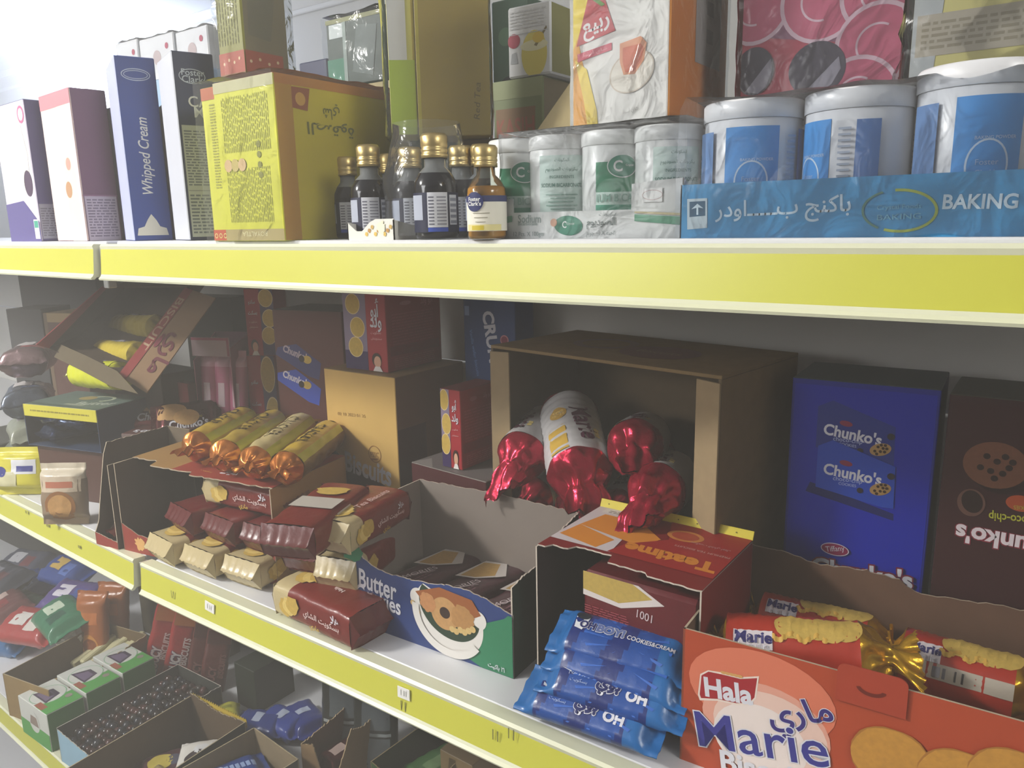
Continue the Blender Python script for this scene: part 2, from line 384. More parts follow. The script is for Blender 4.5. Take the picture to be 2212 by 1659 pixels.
mb=MB(); mb.box((-6.6,-4.7,ZC),(2.5,max(W0.y,W1.y)+.1,ZC+.08),M('dfe2e8','paint'),.001); struct('ceiling',mb)
mb=MB(); mb.box((-6.6,-4.7,ZF-.08),(2.5,max(W0.y,W1.y)+.1,ZF),M('8d8880','paint'),.001); struct('floor',mb)
mb=MB(); nb=Vector((wd.y,-wd.x,0))
def strip(off,z0,z1):
    m_=MB(); A=W0+nb*off; T=Matrix.Translation(Vector((A.x,A.y,z0)))@Matrix.Rotation(math.atan2(wd.y,wd.x),4,'Z'); m_.box((.02,0,0),((W1-W0).length-.02,off-.002,z1-z0),M('eceae4','paint'),.004,T=T); return m_
struct('trim_1',strip(.04,ZC-.045,ZC)); struct('trim_2',strip(.022,.928,.950))
# ---------------------------------------------------------------- shelving bays
XJ=-1.085
white=M('dcdde0','enamel'); yel=M('cfce48','rail'); pale=M('dedfc2','plastic')
def rail(x0,x1,z,parent):
    mb=MB(); pr=[(.566,.0),(.549,.001),(.5465,-.002),(.5475,-.006),(.544,-.040),(.5425,-.043),(.5395,-.0455),(.5405,-.0478),(.5445,-.0478),(.5475,-.045),(.566,-.044)]
    n=len(pr)
    for i in range(n):
        (y0,z0),(y1,z1)=pr[i],pr[(i+1)%n]
        m=yel if i in(3,) else pale
        mb.face([(x0,y0,z+z0),(x1,y0,z+z0),(x1,y1,z+z1),(x0,y1,z+z1)][::-1],m)
    for x,rv in ((x0,0),(x1,1)):
        l=[(x,y,z+q) for y,q in pr]; mb.face(l if rv else l[::-1],pale)
    return mb.build('price_rail',parent)
def bay(x0,x1,T,xr0,xr1,lab):
    rails=[]
    for z,nm in ((UZ,'top'),(MZ,'middle'),(LZ,'lowest')):
        e=emp('shelf_board',lab[nm],'shelf',T)
        mb=MB(); mb.box((x0+.004,.567,z-.03),(x1-.004,YB,z),white,.0015); mb.build('board',e)
        rails.append(rail(xr0,xr1,z-.004 if z==UZ else z,e))
    mb=MB(); g=M('e8e6e0','enamel')
    for za,zb in ((ZF+.1,-1.03),(-1.026,-.61),(-.606,-.238),(-.234,-.034)): mb.box((x0+.004,YB+.001,za),(x1-.004,YB+.012,zb),g,.001)
    tag(mb.build('back_panel',None,T),lab['back'],'panel')
    mb=MB(); mb.box((x0+.02,.6,ZF),(x1-.02,YB,ZF+.1),white,.002); tag(mb.build('base_plinth',None,T),lab['base'],'plinth'); return rails
railsR=bay(XJ+.009,.75,Matrix.Identity(4),XJ+.006,.75,{'top':'top shelf board of the main bay, yellow rail across the whole picture','middle':'middle white shelf board of the main bay, yellow rail with paper tags','lowest':'lowest white shelf board of the main bay, below the tagged rail','back':'grey back panel behind the biscuits of the main bay','base':'white base under the main shelving bay'})
TL=Matrix.Translation(Vector((XJ-.003,.55,0)))@Matrix.Rotation(R(-2.2),4,'Z')@Matrix.Translation(Vector((-XJ,-.55,0)))
railsL=bay(-3.4,XJ-.009,TL,-3.4,XJ-.012,{'top':'top shelf board of the left bay, short yellow rail at upper left','middle':'middle shelf board of the left bay, yellow rail sloping at the left','lowest':'lowest shelf board of the left bay, yellow rail in the bottom left corner','back':'grey back panel of the left bay','base':'white base under the left shelving bay'})
mb=MB(); mb.box((XJ-.008,YB-.02,ZF),(XJ+.003,YB,-.05),M('b9bab8','metal'),.001)
for z in (UZ-.004,MZ,LZ): mb.box((XJ-.009,.553,z-.06),(XJ+.004,.5655,z-.004),M('b9bab8','metal'),.001)
tag(mb.build('upright'),'grey metal upright in the gap between the two bays','upright')
# price tags on the middle rail
def railtag(u,v,w,h,rot,mk=True):
    y=.5455; p=PY(u,v,y); mb=MB(); T=TR((p.x,y-.0006,p.z),0,-4,rot); mb.box((-w/2,-.0007,-h/2),(w/2,.0003,h/2),M('ecebe6','ink'),.0002,T=T)
    if mk:
        f=Fr(mb,(-w/2,-.0007,-h/2),(1,0,0),(0,0,1),w,h,T)
        for a in (.3,.55,.72):
            q=[T@Vector((-w/2+w*(a+dx),-.0011,-h/2+h*b)) for dx,b in ((0,.3),(.03,.3),(.03,.8),(0,.8))]; mb.face(q,M('55534f','ink'))
    return mb.build('price_tag',railsR[1])
railtag(454,1311,.021,.0135,4); railtag(873,1497,.018,.013,-2)
for i,(a,b) in enumerate(((1066,1585),(1100,1582),(868,1522),(40,1112),(90,1140),(165,1185),(372,1283),(60,560))):
    y=.5452; p=PY(a,b,y); mb=MB()
    for j in range(2 if i!=7 else 1):
        l=[(p.x+.006*j-.0006,y-.0012,p.z-.006),(p.x+.006*j+.0006,y-.0012,p.z-.006),(p.x+.006*j+.001,y-.0012,p.z+.006),(p.x+.006*j-.0004,y-.0012,p.z+.006)]; mb.face(l,M('6d6c40','ink'))
    if a<330 and b>700: 
        mb=MB(); q=PY(a,b,.5452)
        q2=TL@Vector((q.x,.5443,q.z)); 
        mb.face([(q.x-.004,.5436,q.z-.002),(q.x+.004,.5436,q.z-.003),(q.x+.005,.5436,q.z+.003),(q.x-.003,.5436,q.z+.003)],M('8b8a3a','ink')); mb.build('pen_mark',railsL[1])
    elif b>700: mb.build('pen_mark',railsR[1])
# ---------------------------------------------------------------- lamps
lp=PZ(158,140,.86)
e=emp('ceiling_lamp','bright bare bulb hanging under the ceiling, top left','lamp',TR((lp.x,lp.y,ZC)))
dz=lp.z-ZC
mb=MB(); mb.lathe([(.0,-.001),(.06,-.001),(.06,-.02),(.02,-.03),(.02,dz+.14),(.03,dz+.13),(.032,dz+.085),(0,dz+.08)],M('e8e8e8','plastic'),20,cap=False); mb.build('lamp_holder',e)
mb=MB(); mb.lathe([(.0,dz+.1),(.035,dz+.09),(.045,dz+.06)]+[(.1*math.cos(a),dz-.02+.1*math.sin(a)) for a in [R(60-150*i/12) for i in range(13)]],M('e4edff','lamp'),24,cap=False); mb.build('bulb',e)
def area(name,loc,size,power,col,target=None,shape='DISK',sy=None):
    l=bpy.data.lights.new(name,'AREA'); l.energy=power; l.shape=shape; l.size=size; l.color=col
    if sy: l.size_y=sy
    o=bpy.data.objects.new(name,l); C.objects.link(o); o.location=loc
    d=Vector(target or (loc[0],loc[1],-9))-Vector(loc); o.rotation_euler=d.to_track_quat('-Z','Y').to_euler(); return o
def point(name,loc,power,col,rad):
    l=bpy.data.lights.new(name,'POINT'); l.energy=power; l.color=col; l.shadow_soft_size=rad
    o=bpy.data.objects.new(name,l); C.objects.link(o); o.location=loc; return o
KEY=area('aisle_lamp',(-2.1,-.85,1.0),.4,92,(1,.95,.86),(-.8,.7,-.3))
area('shop_fill_lamp',(-2.2,-2.6,1.03),1.6,120,(1,.96,.9),(-1.2,.6,-.6))  # unseen fill lamp, added to brighten the goods from the front
area('shop_fill_lamp',(1.7,.0,1.03),.8,38,(1,.95,.86),(-.6,.7,0))
w=bpy.data.worlds.new('World'); bpy.context.scene.world=w; w.use_nodes=True; w.node_tree.nodes['Background'].inputs['Color'].default_value=(.75,.8,.9,1); w.node_tree.nodes['Background'].inputs['Strength'].default_value=.05
# ---------------------------------------------------------------- camera
cd=bpy.data.cameras.new('Camera'); cam=bpy.data.objects.new('Camera',cd); C.objects.link(cam)
cd.sensor_fit='HORIZONTAL'; cd.sensor_width=36; cd.lens=FPX/2212*36; cd.clip_start=.02
m=Matrix((_R,_U,-_F)).transposed().to_4x4(); cam.matrix_world=m
sc=bpy.context.scene; sc.camera=cam
sc.view_settings.view_transform='Standard'; sc.view_settings.look='None'; sc.view_settings.exposure=0.42; sc.view_settings.gamma=1
sc.cycles.max_bounces=7; sc.cycles.diffuse_bounces=3; sc.cycles.glossy_bounces=3; sc.cycles.transparent_max_bounces=10
# ================================================================ TOP SHELF
wht=M('eeeeec','ink'); gry=M('9a9aa0','ink'); blk=M('26262a','ink'); navy=M('1c2550')
def ubox(uf,vt,yf,d,w,mat,yaw=0,zb=UZ,sides=None,at=None):
    x,y=(PY(uf,518,yf).x,yf) if at is None else at
    lo,hi=zb,zb+.6
    for _ in range(40):
        mid=(lo+hi)/2; q=Vector((x,y,mid)); v=CY-FPX*q.dot(_U)/q.dot(_F)
        if v<vt: hi=mid
        else: lo=mid
    b=Box(TR((x,y,zb),yaw)@Matrix.Translation((-w,0,0)),w,d,lo-zb,mat,.0012,sides); b.next=(x-math.sin(R(yaw))*(d+.003),y+math.cos(R(yaw))*(d+.003)); return b
# cake-mix cartons, left
b=ubox(91,213,.58,.036,.13,M('514a86'),-4,sides={'-y':M('ded8ea')})
f=b.fr('F'); f.poly([(.1,.35),(.86,.35),(.93,.62),(.80,.88),(.1,.9)],M('f2efdc','ink')); f.disc((.88,.90),.013,M('c66b94','ink')); f.disc((.88,.9),.009,M('efe9f2','ink')); f.poly([(0,0),(1,0),(1,.14),(.6,.3),(0,.28)],M('5d568f','ink'),0); f.disc((.83,.42),.016,M('4d3c56','ink'),ry=.02); f.rect(.83,.02,.97,.16,M('e6eae9','ink')); f.rect(.84,.10,.96,.15,M('46a08c','ink'))
f=b.fr('R'); f.rect(.06,.02,.94,.27,M('a7a9bc','ink')); f.lines(.1,.04,.9,.25,12,M('6d6e88','ink'))
b.done('baking_mix_carton','slim purple and cream baking mix carton at the far left of the top shelf','carton')
b=ubox(190,187,.58,.05,.12,M('6d4460'),-6,sides={'-y':M('efd9d2')})
f=b.fr('F'); f.rect(.0,.9,1,1,M('e08a94','ink')); f.rect(.55,.0,1,.9,M('efe3cd','ink')); f.rect(.9,.0,1,.9,M('f3cdd6','ink')); f.disc((.62,.35),.012,M('b98f6d','ink')); f.disc((.7,.52),.009,M('c99','ink') if 0 else M('cc9c90','ink'))
f=b.fr('R'); f.rect(.05,.0,.95,.3,M('b7aab4','ink')); f.lines(.1,.03,.9,.29,14,M('75687a','ink')); f.rect(.0,.3,1,.31,M('8a5f7a','ink'))
b.done('baking_mix_carton','mauve and cream baking mix carton with a pale nutrition panel, second from the left','carton')
b=ubox(190,232,.632,.04,.1,M('43406e'),-6,at=b.next); x=b.fr('R'); x.disc((.45,.91),.012,M('b9486a','ink')); x.disc((.45,.91),.004,wht)
b.done('baking_mix_carton','short dark purple carton with a small red emblem, behind the mauve carton','carton')
b=ubox(290,118,.58,.05,.11,M('27489c'),-23,sides={'-y':M('b9bfe0')})
f=b.fr('R'); f.text('Whipped Cream',(.52,.26),(.56,.68),wht,1.25,.01,.25); f.ring((.5,.905),.018,.0012,M('c7d2ea','ink'),ry=.008); f.ring((.5,.905),.015,.0009,M('c7d2ea','ink'),ry=.0055); f.poly([(.1,.03),(.9,.03),(.86,.07),(.7,.08),(.62,.115),(.5,.15),(.4,.12),(.3,.08),(.14,.07)],M('e8e4d6','ink'))
b.done('cream_powder_carton','tall blue whipped cream carton standing narrow side out','carton')
b=ubox(290,225,.632,.045,.11,M('22305f'),-23,at=b.next); f=b.fr('R'); f.disc((.45,.89),.011,M('8a3550','ink')); f.rect(.1,.05,.9,.3,M('4d5670','ink'))
b.done('baking_mix_carton','short navy carton with a dark red emblem, behind the tall blue one','carton')
b=ubox(410,108,.585,.05,.085,M('1f2f59'),-20,sides={'-y':M('c9ccd6')})
f=b.fr('R'); f.rect(.08,.02,.98,.62,M('c9cdc6','ink')); f.lines(.12,.3,.95,.6,20,M('6f7780','ink')); f.lines(.12,.04,.95,.26,12,M('6f7780','ink'),seed=4); f.rect(.1,.27,.96,.275,gry); f.text('CA',(.3,.745),(.8,.745),wht,1.0,.01); f.text('M',(.42,.69),(.66,.69),wht,1,.01); f.text('Foster',(.2,.895),(.75,.895),M('cfd8ea','ink'),1,.01); f.text('Clark',(.2,.86),(.72,.86),M('cfd8ea','ink'),1,.01); f.ring((.45,.875),.016,.001,M('cfd8ea','ink'),ry=.009)
b.done('dessert_mix_carton','tall navy dessert mix carton with pale ingredients panel, beside the yellow tea cartons','carton')
# white packs far behind
yb=.88
def bbox(u0,u1,vt,vb,y,d,mat,name,label,cat,grp=None,film=True,sides=None,zb=None,rz=0):
    a=PY(u0,(vt+vb)/2,y); c=PY(u1,(vt+vb)/2,y); um=(u0+u1)/2; z1=PY(um,vt,y).z; z0=PY(um,vb,y).z if zb is None else zb
    b=Box(TR((a.x,y,z0),rz),c.x-a.x,d,z1-z0,mat,.002,sides); return b
lb=bbox(228,452,172,0,.80,.14,M('9fbcdc'),'', '', '',zb=UZ); f=lb.fr('F'); f.poly([(.3,0),(1,.2),(1,.3),(.3,.1)],M('cfe2f4','ink'))
f.rect(0,0,1,.0,wht) if 0 else None; lb.done('stock_carton','pale blue carton standing behind the row of tall slim cartons','carton'); lbz=UZ+lb.h
for i,(u0,u1,vt,lab) in enumerate(((252,300,88,'small white wrapped pack at the left of those on the pale blue carton'),(303,378,76,'white wrapped pack in the middle of those on the pale blue carton'),(382,452,60,'large white and grey wrapped pack right of those on the pale blue carton'))):
    q=bbox(u0,u1,vt,172,.81,.1,M('d6d6d8'),'','','',zb=lbz+.003); e=emp('wrapped_pack',lab,'pack',q.T,'white packs on the pale blue carton')
    f=q.fr('F'); f.disc((.5,.5),.012,M('b9a8a8','ink')); f.rect(0,0,1,.14,M('f4f4f4','ink')); f.disc((.8,.72),.005,M('a8405a','ink'))
    q.mb.build('pack',e); film_box((-.001,-.001,0),(q.w+.001,q.d+.001,q.h),i,.003).build('clear_film',e)
# ---- shrink-wrapped yellow tea cartons, upside down
y0=.560; xr=PY(617,518,y0).x; xl=PY(457,518,y0).x; Tt=TR((xl,y0,UZ)); w=xr-xl; ht=.19
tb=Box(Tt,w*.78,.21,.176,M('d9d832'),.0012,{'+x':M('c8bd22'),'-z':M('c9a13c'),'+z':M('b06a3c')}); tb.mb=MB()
e=emp('tea_carton','yellow tea carton turned upside down with thin dark print, in clear wrap','carton',Tt)
sx=w*.22
m1=MB(); m1.box((0,.004,0),(sx-.001,.2,.174),M('dedc3e'),.0012); f=Fr(m1,(0,.004,0),(1,0,0),(0,0,1),sx-.001,.174,Tt); f.rect(0,.0,1,.075,M('c8502e','ink')); f.rect(0,.92,1,1,M('c0653c','ink')); f.lines(.5,.35,.9,.9,30,M('a8a53a','ink'),vert=False)
for k in range(3): f.ring((.2+.3*k,.035),.003,.001,M('eadf8c','ink'))
m1.build('inner_carton',e)
m2=MB(); m2.box((sx,0,0),(w,.21,.176),M('dedc3a'),.0012,sides={'+x':M('cdbb1f'),'+z':M('b86f3e')})
f=Fr(m2,(sx,0,0),(1,0,0),(0,0,1),w-sx,.176,Tt); f.rect(0,.93,1,1,M('c9c49a','ink')); f.rect(0,0,1,.075,M('b5a36a','ink')); f.text('ROYALTEA',(.72,.045),(.3,.045),M('e7e0b5','ink'),.8); f.lines(.12,.12,.86,.46,26,M('b4b43c','ink'),vert=True,fill=.35); f.lines(.12,.56,.9,.9,26,M('b4b43c','ink'),vert=True,fill=.35,seed=7)
for k in range(4): f.disc((.69,.41+.062*k),.0035,M('8d8c3a','ink'))
for k in range(3): f.disc((.16+.12*k,.48),.007,(M('dcb98a','ink'),M('c9b56a','ink'),M('dcb98a','ink'))[k])
f=Fr(m2,(w,0,0),(0,1,0),(0,0,1),.21,.176,Tt); f.rect(0,0,.11,1,M('bb8a2a','ink')); f.rect(0,.94,1,1,M('bb7a34','ink')); f.poly([(628,186),(668,192),(664,240),(631,232)],M('9a4a28','ink')); f.disc((648,214),.007,M('d5a04a','ink')); f.text('شاي',(733,244),(697,238),M('6a6a1c','ink'),1.1,.01); f.text('الصقوة',(764,286),(663,272),M('6a6a1c','ink'),.7,.012)
m2.build('inner_carton',e); film_box((-.003,-.003,-.001+.001),(w+.002,.212,.179),3,.0022,14).build('clear_film',e)
tz=UZ+.182
# pack on top of it
x0=PY(474,130,.60).x; x1=PY(530,130,.60).x; T=TR((x0,.60,tz+.0015)); dd=.02
while proj(T@Vector((x1-x0,dd,.0)))[0]<629 and dd<.2: dd+=.002
b=Box(T,x1-x0,dd,.17,M('8d8a34'),.002,{'-z':M('8a5a34'),'+x':M('7d7258')})
f=b.fr('F'); f.rect(.0,.06,1,.2,M('b04a30','ink')); f.rect(.0,.0,1,.06,M('8f6a40','ink')); f.lines(.06,.25,.9,.95,8,M('7c7a2c','ink'),vert=True,fill=.3)
for k in range(4): f.disc((.2+.2*k,.13+.02*(k%2)),.0018,M('e4c9a0','ink'))
f=b.fr('R'); f.rect(.0,.06,.85,.2,M('a8442c','ink')); f.rect(.0,.0,1,.06,M('8f6a40','ink')); f.disc((.4,.78),.014,M('5c5a44','ink')); f.poly([(.1,.3),(.6,.28),(.75,.6),(.5,.9),(.2,.85)],M('6f6a58','ink'))
for k in range(4): f.disc((.12+.2*k,.13+.02*(k%2)),.0018,M('e4c9a0','ink'))
e=emp('tea_carton','olive tea carton with red band in clear wrap, on top of the yellow tea carton','carton',T); b.mb.build('inner_carton',e); film_box((-.002,-.002,0),(b.w+.003,b.d+.006,b.h),5,.003).build('clear_film',e)
# ---- packs behind, centre left
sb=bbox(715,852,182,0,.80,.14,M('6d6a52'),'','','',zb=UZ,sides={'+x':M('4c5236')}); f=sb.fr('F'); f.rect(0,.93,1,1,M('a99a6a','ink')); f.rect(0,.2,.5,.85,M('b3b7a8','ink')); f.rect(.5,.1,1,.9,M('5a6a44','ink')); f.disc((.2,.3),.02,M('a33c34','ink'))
sb.done('tea_carton','olive and white carton behind the yellow tea carton, under the dark green pack','carton')
q=bbox(706,830,30,182,.81,.12,M('2f4238'),'','','',zb=UZ+sb.h+.003); f=q.fr('F'); f.rect(0,0,.32,.42,M('2f7a5c','ink')); f.rect(.06,.72,.3,.92,M('c9cfcc','ink')); f.rect(.3,.0,.36,1,M('8f9c94','ink')); f.rect(0,.93,1,1,M('8a8a58','ink')); f.poly([(.45,.2),(.8,.1),(.9,.8),(.55,.85)],M('5f6a66','ink'))
e=emp('tea_pack','dark green foil tea pack in clear wrap, standing on the olive carton','pack',q.T); q.mb.build('inner_carton',e); film_box((-.003,-.003,0),(q.w+.003,q.d,q.h+.002),8,.004).build('clear_film',e)
q=bbox(640,702,132,0,.88,.1,M('2c3354'),'','','',zb=UZ); q.done('stock_carton','dark navy carton behind the olive wrapped tea carton','carton')
q=bbox(838,868,0,0,.79,.1,M('2f5a3a'),'','','',zb=UZ); q=Box(TR((PY(838,100,.79).x,.79,UZ)),.03,.12,.36,M('3f6a4a'),.002); q.done('tea_carton','narrow green carton edge beside the yellow and brown tea carton','carton')
# ---- brown-yellow tea carton resting on the bottles
zb=PY(980,286,.66).z
xb=PY(905,286,.66); T=TR((xb.x,.66,zb),40); wq=.01
while proj(T@Vector((wq,0,0)))[0]<1060: wq+=.001
e=emp('tea_carton','tall brownish yellow tea carton above the dark bottles','carton',T)
m2=MB(); m2.box((0,0,0),(wq,.07,.26),M('b59c3a'),.001,sides={'-z':M('a88d34')}); f=Fr(m2,(0,0,0),(1,0,0),(0,0,1),wq,.26,T); f.text('Red Tea',(1030,258),(1032,178),M('7d6a24','ink'),.8,.0,.15); f.rect(0,0,.05,1,M('cfc04a','ink')); m2.build('inner_carton',e)
m2=MB(); m2.box((-.030,.006,.002),(-.0008,.07,.26),M('d2cc6a'),.003); f=Fr(m2,(-.030,.006,.002),(1,0,0),(0,0,1),.029,.258,T); f.rect(.0,.0,1,.3,M('a9bd38','ink')); f.rect(0,.3,.7,1,M('d4d2cc','ink')); m2.build('inner_carton',e)  # pale upper patch paints the white glare of the plastic
film_box((-.034,-.002,0),(wq+.001,.072,.26),11,.004).build('clear_film',e); xa=xb.x
b=Box(TR((xa+.012,.715,UZ),20),.07,.06,zb-UZ-.001,M('5a4c34'),.001); b.done('stock_carton','plain brown carton behind the bottle caps','carton')
# ---- white drink carton on the green carton
gb=bbox(1062,1172,170,0,.80,.13,M('7e8a5c'),'','','',zb=UZ,sides={'+x':M('7c6f52')}); f=gb.fr('F'); f.rect(.0,.88,1,1,M('9aa376','ink')); f.rect(.06,.55,.85,.82,M('8b6a48','ink')); f.text('KASIH',(.08,.69),(.83,.7),M('a55a48','ink'),1.5,.02); f.disc((.45,.2),.034,M('5a3a3a','ink'),ry=.05); f.ring((.45,.2),.034,.002,M('c9c0a8','ink'),ry=.05); f.ring((.45,.2),.028,.0012,M('c9c0a8','ink'),ry=.043); f.text('DOUL',(.2,.13),(.75,.13),M('a08878','ink'),.9,.02)
gb.done('tea_carton','olive green carton with brown oval and lettering, under the white drink carton','carton')
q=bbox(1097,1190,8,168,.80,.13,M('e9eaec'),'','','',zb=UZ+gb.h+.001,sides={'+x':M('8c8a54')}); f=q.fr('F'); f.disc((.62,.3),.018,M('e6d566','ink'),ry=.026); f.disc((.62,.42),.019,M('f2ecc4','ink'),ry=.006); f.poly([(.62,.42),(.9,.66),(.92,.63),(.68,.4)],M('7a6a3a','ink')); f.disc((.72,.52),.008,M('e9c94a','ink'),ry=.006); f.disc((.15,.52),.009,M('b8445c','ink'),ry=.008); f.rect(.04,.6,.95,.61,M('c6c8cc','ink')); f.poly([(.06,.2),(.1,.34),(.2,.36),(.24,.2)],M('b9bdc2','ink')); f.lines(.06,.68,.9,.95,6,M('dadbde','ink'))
q.done('drink_carton','white carton with a yellow drink pictured, on top of the olive green carton','carton')
q=bbox(1062,1096,28,140,.93,.1,M('33443c'),'','','',zb=.145); q2=Box(TR((q.T.translation.x,.93,UZ)),.06,.1,.155,M('3c4048'),.002); q2.done('stock_carton','dark grey carton far back, seen left of the white drink carton','carton')
q=Box(TR((q.T.translation.x,.93,.1415)),.06,.1,.16,M('3a5a48'),.002); f=q.fr('F'); f.disc((.5,.25),.02,M('20242c','ink')); f.disc((.4,.7),.012,M('5a7a60','ink')); q.done('stock_carton','dark green carton far back, on the dark grey carton','carton')
mb=MB(); a,b_,c=PY(1236,172,.775),PY(1143,306,.755),PY(1236,306,.755); nn=Vector((0,.004,0))
mb.face([a,b_,c],M('b0a078','kraft')); mb.face([c+nn,b_+nn,a+nn],M('b0a078','kraft'))
for p,q in ((a,b_),(b_,c),(c,a)): mb.face([q,p,p+nn,q+nn],M('b0a078','kraft'))
tag(mb.build('cardboard_flap'),'tan slanting cardboard piece left of the white tea carton','cardboard')
# ---- bottles
def bottle(u,y,kind,label,hgt=.094,r=.0205,grp=None):
    p=PY(u,515,y); e=emp('flavour_bottle',label,'bottle',TR((p.x,y,UZ)),grp)
    k=hgt/.0855; dark=kind!='amber'; mb=MB()
    pr=[(0,.001),(r*.93,.001),(r,.004),(r,.042),(r*.97,.047),(r*.75,.054),(r*.48,.059),(r*.45,.072),(0,.072)]
    pr=[(a,b*k) for a,b in pr]
    if dark:
        mb.lathe(pr,lambda u_,v_:M('14161f','liquid') if v_<.63 else M('6c6f70','liquid'),26,cap=False); mb.build('glass_body',e)
    else:
        mb.lathe([(a*.97,b) for a,b in pr[:5]]+[(r*.8,.049*k),(0,.0492*k)],M('c88a24','liquid'),26,cap=False); mb.build('liquid',e)
        mb=MB(); mb.lathe(pr,M('e9eee9','glass'),26,cap=False); mb.build('glass_body',e)
    mb=MB(); cap=[(r*.55,.066*k),(r*.6,.066*k),(r*.6,.0695*k),(r*.56,.070*k),(r*.6,.0715*k),(r*.6,.0735*k),(r*.57,.074*k),(r*.6,.0755*k),(r*.6,.083*k),(r*.52,.0855*k),(0,.0855*k)]
    mb.lathe(cap,M('c9b27a','metal'),40,cap=False,ribs=(.078*k,.084*k,40)); mb.build('screw_cap',e)
    mb=MB(); rr=r+.0004
    def lab(d0,d1,z0,z1,mat,k2=0): mb.grid(lambda a,b:((rr+k2)*math.cos(R(d0+(d1-d0)*a)),(rr+k2)*math.sin(R(d0+(d1-d0)*a)),(z0+(z1-z0)*b)*k),14,1,mat)
    # facing direction to the viewer is about -55 deg
    if dark:
        lab(-170,60,.006,.038,M('1d2340','ink')); lab(-72,-20,.010,.038,M('d4d6de','ink'),.0002); lab(-72,-20,.0065,.0098,M('3c55b0','ink'),.0002); lab(-14,12,.012,.036,M('c3c6d0','ink'),.0002); lab(-150,-86,.016,.036,M('aeb4c4','ink'),.0002)
        for i in range(9):
            lab(-69,-55,.012+.0027*i,.0131+.0027*i,M('6a6c7c','ink'),.0004); lab(-48,-24,.012+.0027*i,.0131+.0027*i,M('8c8e9c','ink'),.0004)
        for i in range(5): lab(-12,10,.013+.0045*i,.0155+.0045*i,M('7b7f90','ink'),.0004)
    else:
        lab(-190,90,.008,.040,M('eae6d8','ink')); lab(-190,90,.0345,.040,M('39406a','ink'),.0002); lab(-120,-10,.0085,.014,M('e4d89a','ink'),.0003); lab(-100,-62,.009,.013,M('cdb838','ink'),.0004)
        T2=e.matrix_world; ce=math.radians(-92)
        def cyl(x,z): a=ce+x/rr; return ((rr+.0009)*math.cos(a),(rr+.0009)*math.sin(a),z*k)
        def ccut(cx,cz,r0,mat,k2):
            mb.grid(lambda a,b:tuple(Vector(cyl(cx+b*r0*math.cos(2*PI*a),cz+b*r0*math.sin(2*PI*a)))*1+Vector((0,0,0))*k2),24,3,mat,closeu=True)
        ccut(0.001,.0345,.0088,M('232c62','ink'),0)
        for t,zz,ww in (('Foster',.0365,.0125),("Clark's",.0325,.0135)):
            vs,fs,tw,th=textmesh(t,.02); s_=ww/tw; mb.add([Vector(cyl(.001+x*s_,zz+y*s_))*1.012 for x,y in vs],fs,wht)
        for i in range(3): lab(-95+i*4,-45-i*6,.024-.004*i,.0245-.004*i,M('8a8470','ink'),.0004)
    mb.build('label',e); return e
bottle(805,.605,'dark','dark flavour bottle with gold cap and blue label, behind the small white tray',.098)
bottle(945,.590,'dark','dark flavour bottle with gold cap and white nutrition label, foremost of the dark ones',.100,.0215)
bottle(893,.625,'dark','dark flavour bottle just left of and behind the foremost dark bottle')
for u,y,l in ((757,.655,'dark flavour bottle at the left end of the back row, beside the yellow tea carton'),(850,.665,'dark flavour bottle in the back row between the two foremost dark bottles'),(1000,.650,'dark flavour bottle in the back row right of the foremost dark bottle'),(1047,.655,'dark flavour bottle directly behind the amber bottle')): bottle(u,y,'dark',l,grp='dark bottles at the back')
bottle(1053,.575,'amber','small amber vanilla flavour bottle with cream label standing alone at the rail',.083,.0180)
# small white tray of the bottle pack
T=TR((PY(752,516,.573).x,.573,UZ)); w=PY(852,516,.573).x-T.translation.x; e=emp('bottle_tray','low white cardboard tray with scalloped front and flower print, before the dark bottles','tray',T)
mb=MB(); k_=M('e4e2da'); mb.wall((0,0),(w,0),0,[(0,.018),(.2,.009),(.32,.009),(.5,.018),(.62,.021),(1,.021)],.0012,k_,k_,k_); mb.wall((w,0),(w,.06),0,[(0,.02),(1,.008)],.0012,k_,k_,k_); mb.wall((0,.06),(0,0),0,[(0,.01),(1,.018)],.0012,k_,k_,k_); mb.box((0.001,.001,0),(w-.001,.06,.0008),k_,.0002)
f=Fr(mb,(0,0,0),(1,0,0),(0,0,1),w,.02,T); 
for i in range(9): f.disc((.42+.065*i,.3+.35*((i*7)%3)/2),.0022,M(('d9b65a','b98a4a','c9a860')[i%3],'ink'),jag=.2)
f.disc((.75,.6),.006,M('f2ecd0','ink'),jag=.25); mb.build('tray',e)
T=TR((PY(712,420,.60).x,.60,UZ+.005)); 
q=Box(TR((PY(676,500,.70).x,.70,UZ),0),.045,.05,.072,M('5a2a2a'),.001); q.done('small_carton','small dark maroon carton between the yellow tea carton and the bottles','carton')
# clear bag round the foremost dark bottles
mb=MB(); c0=PY(915,515,.612)
def bag(u,v):
    a=2*PI*u; zz=.004+.112*v; rx=.047*(1-.55*max(0,v-.45)**1.2); ry=.045*(1-.5*max(0,v-.45)); k=noise.noise(Vector((math.cos(a)*2,math.sin(a)*2,v*5)))
    return (c0.x+(rx+.003*k)*math.cos(a),c0.y+.012+(ry+.003*k)*math.sin(a),UZ+zz)
mb.grid(bag,36,14,M('f4f6f8','film'),closeu=True); tag(mb.build('clear_bag'),'thin clear plastic bag round the foremost dark bottles','bag')
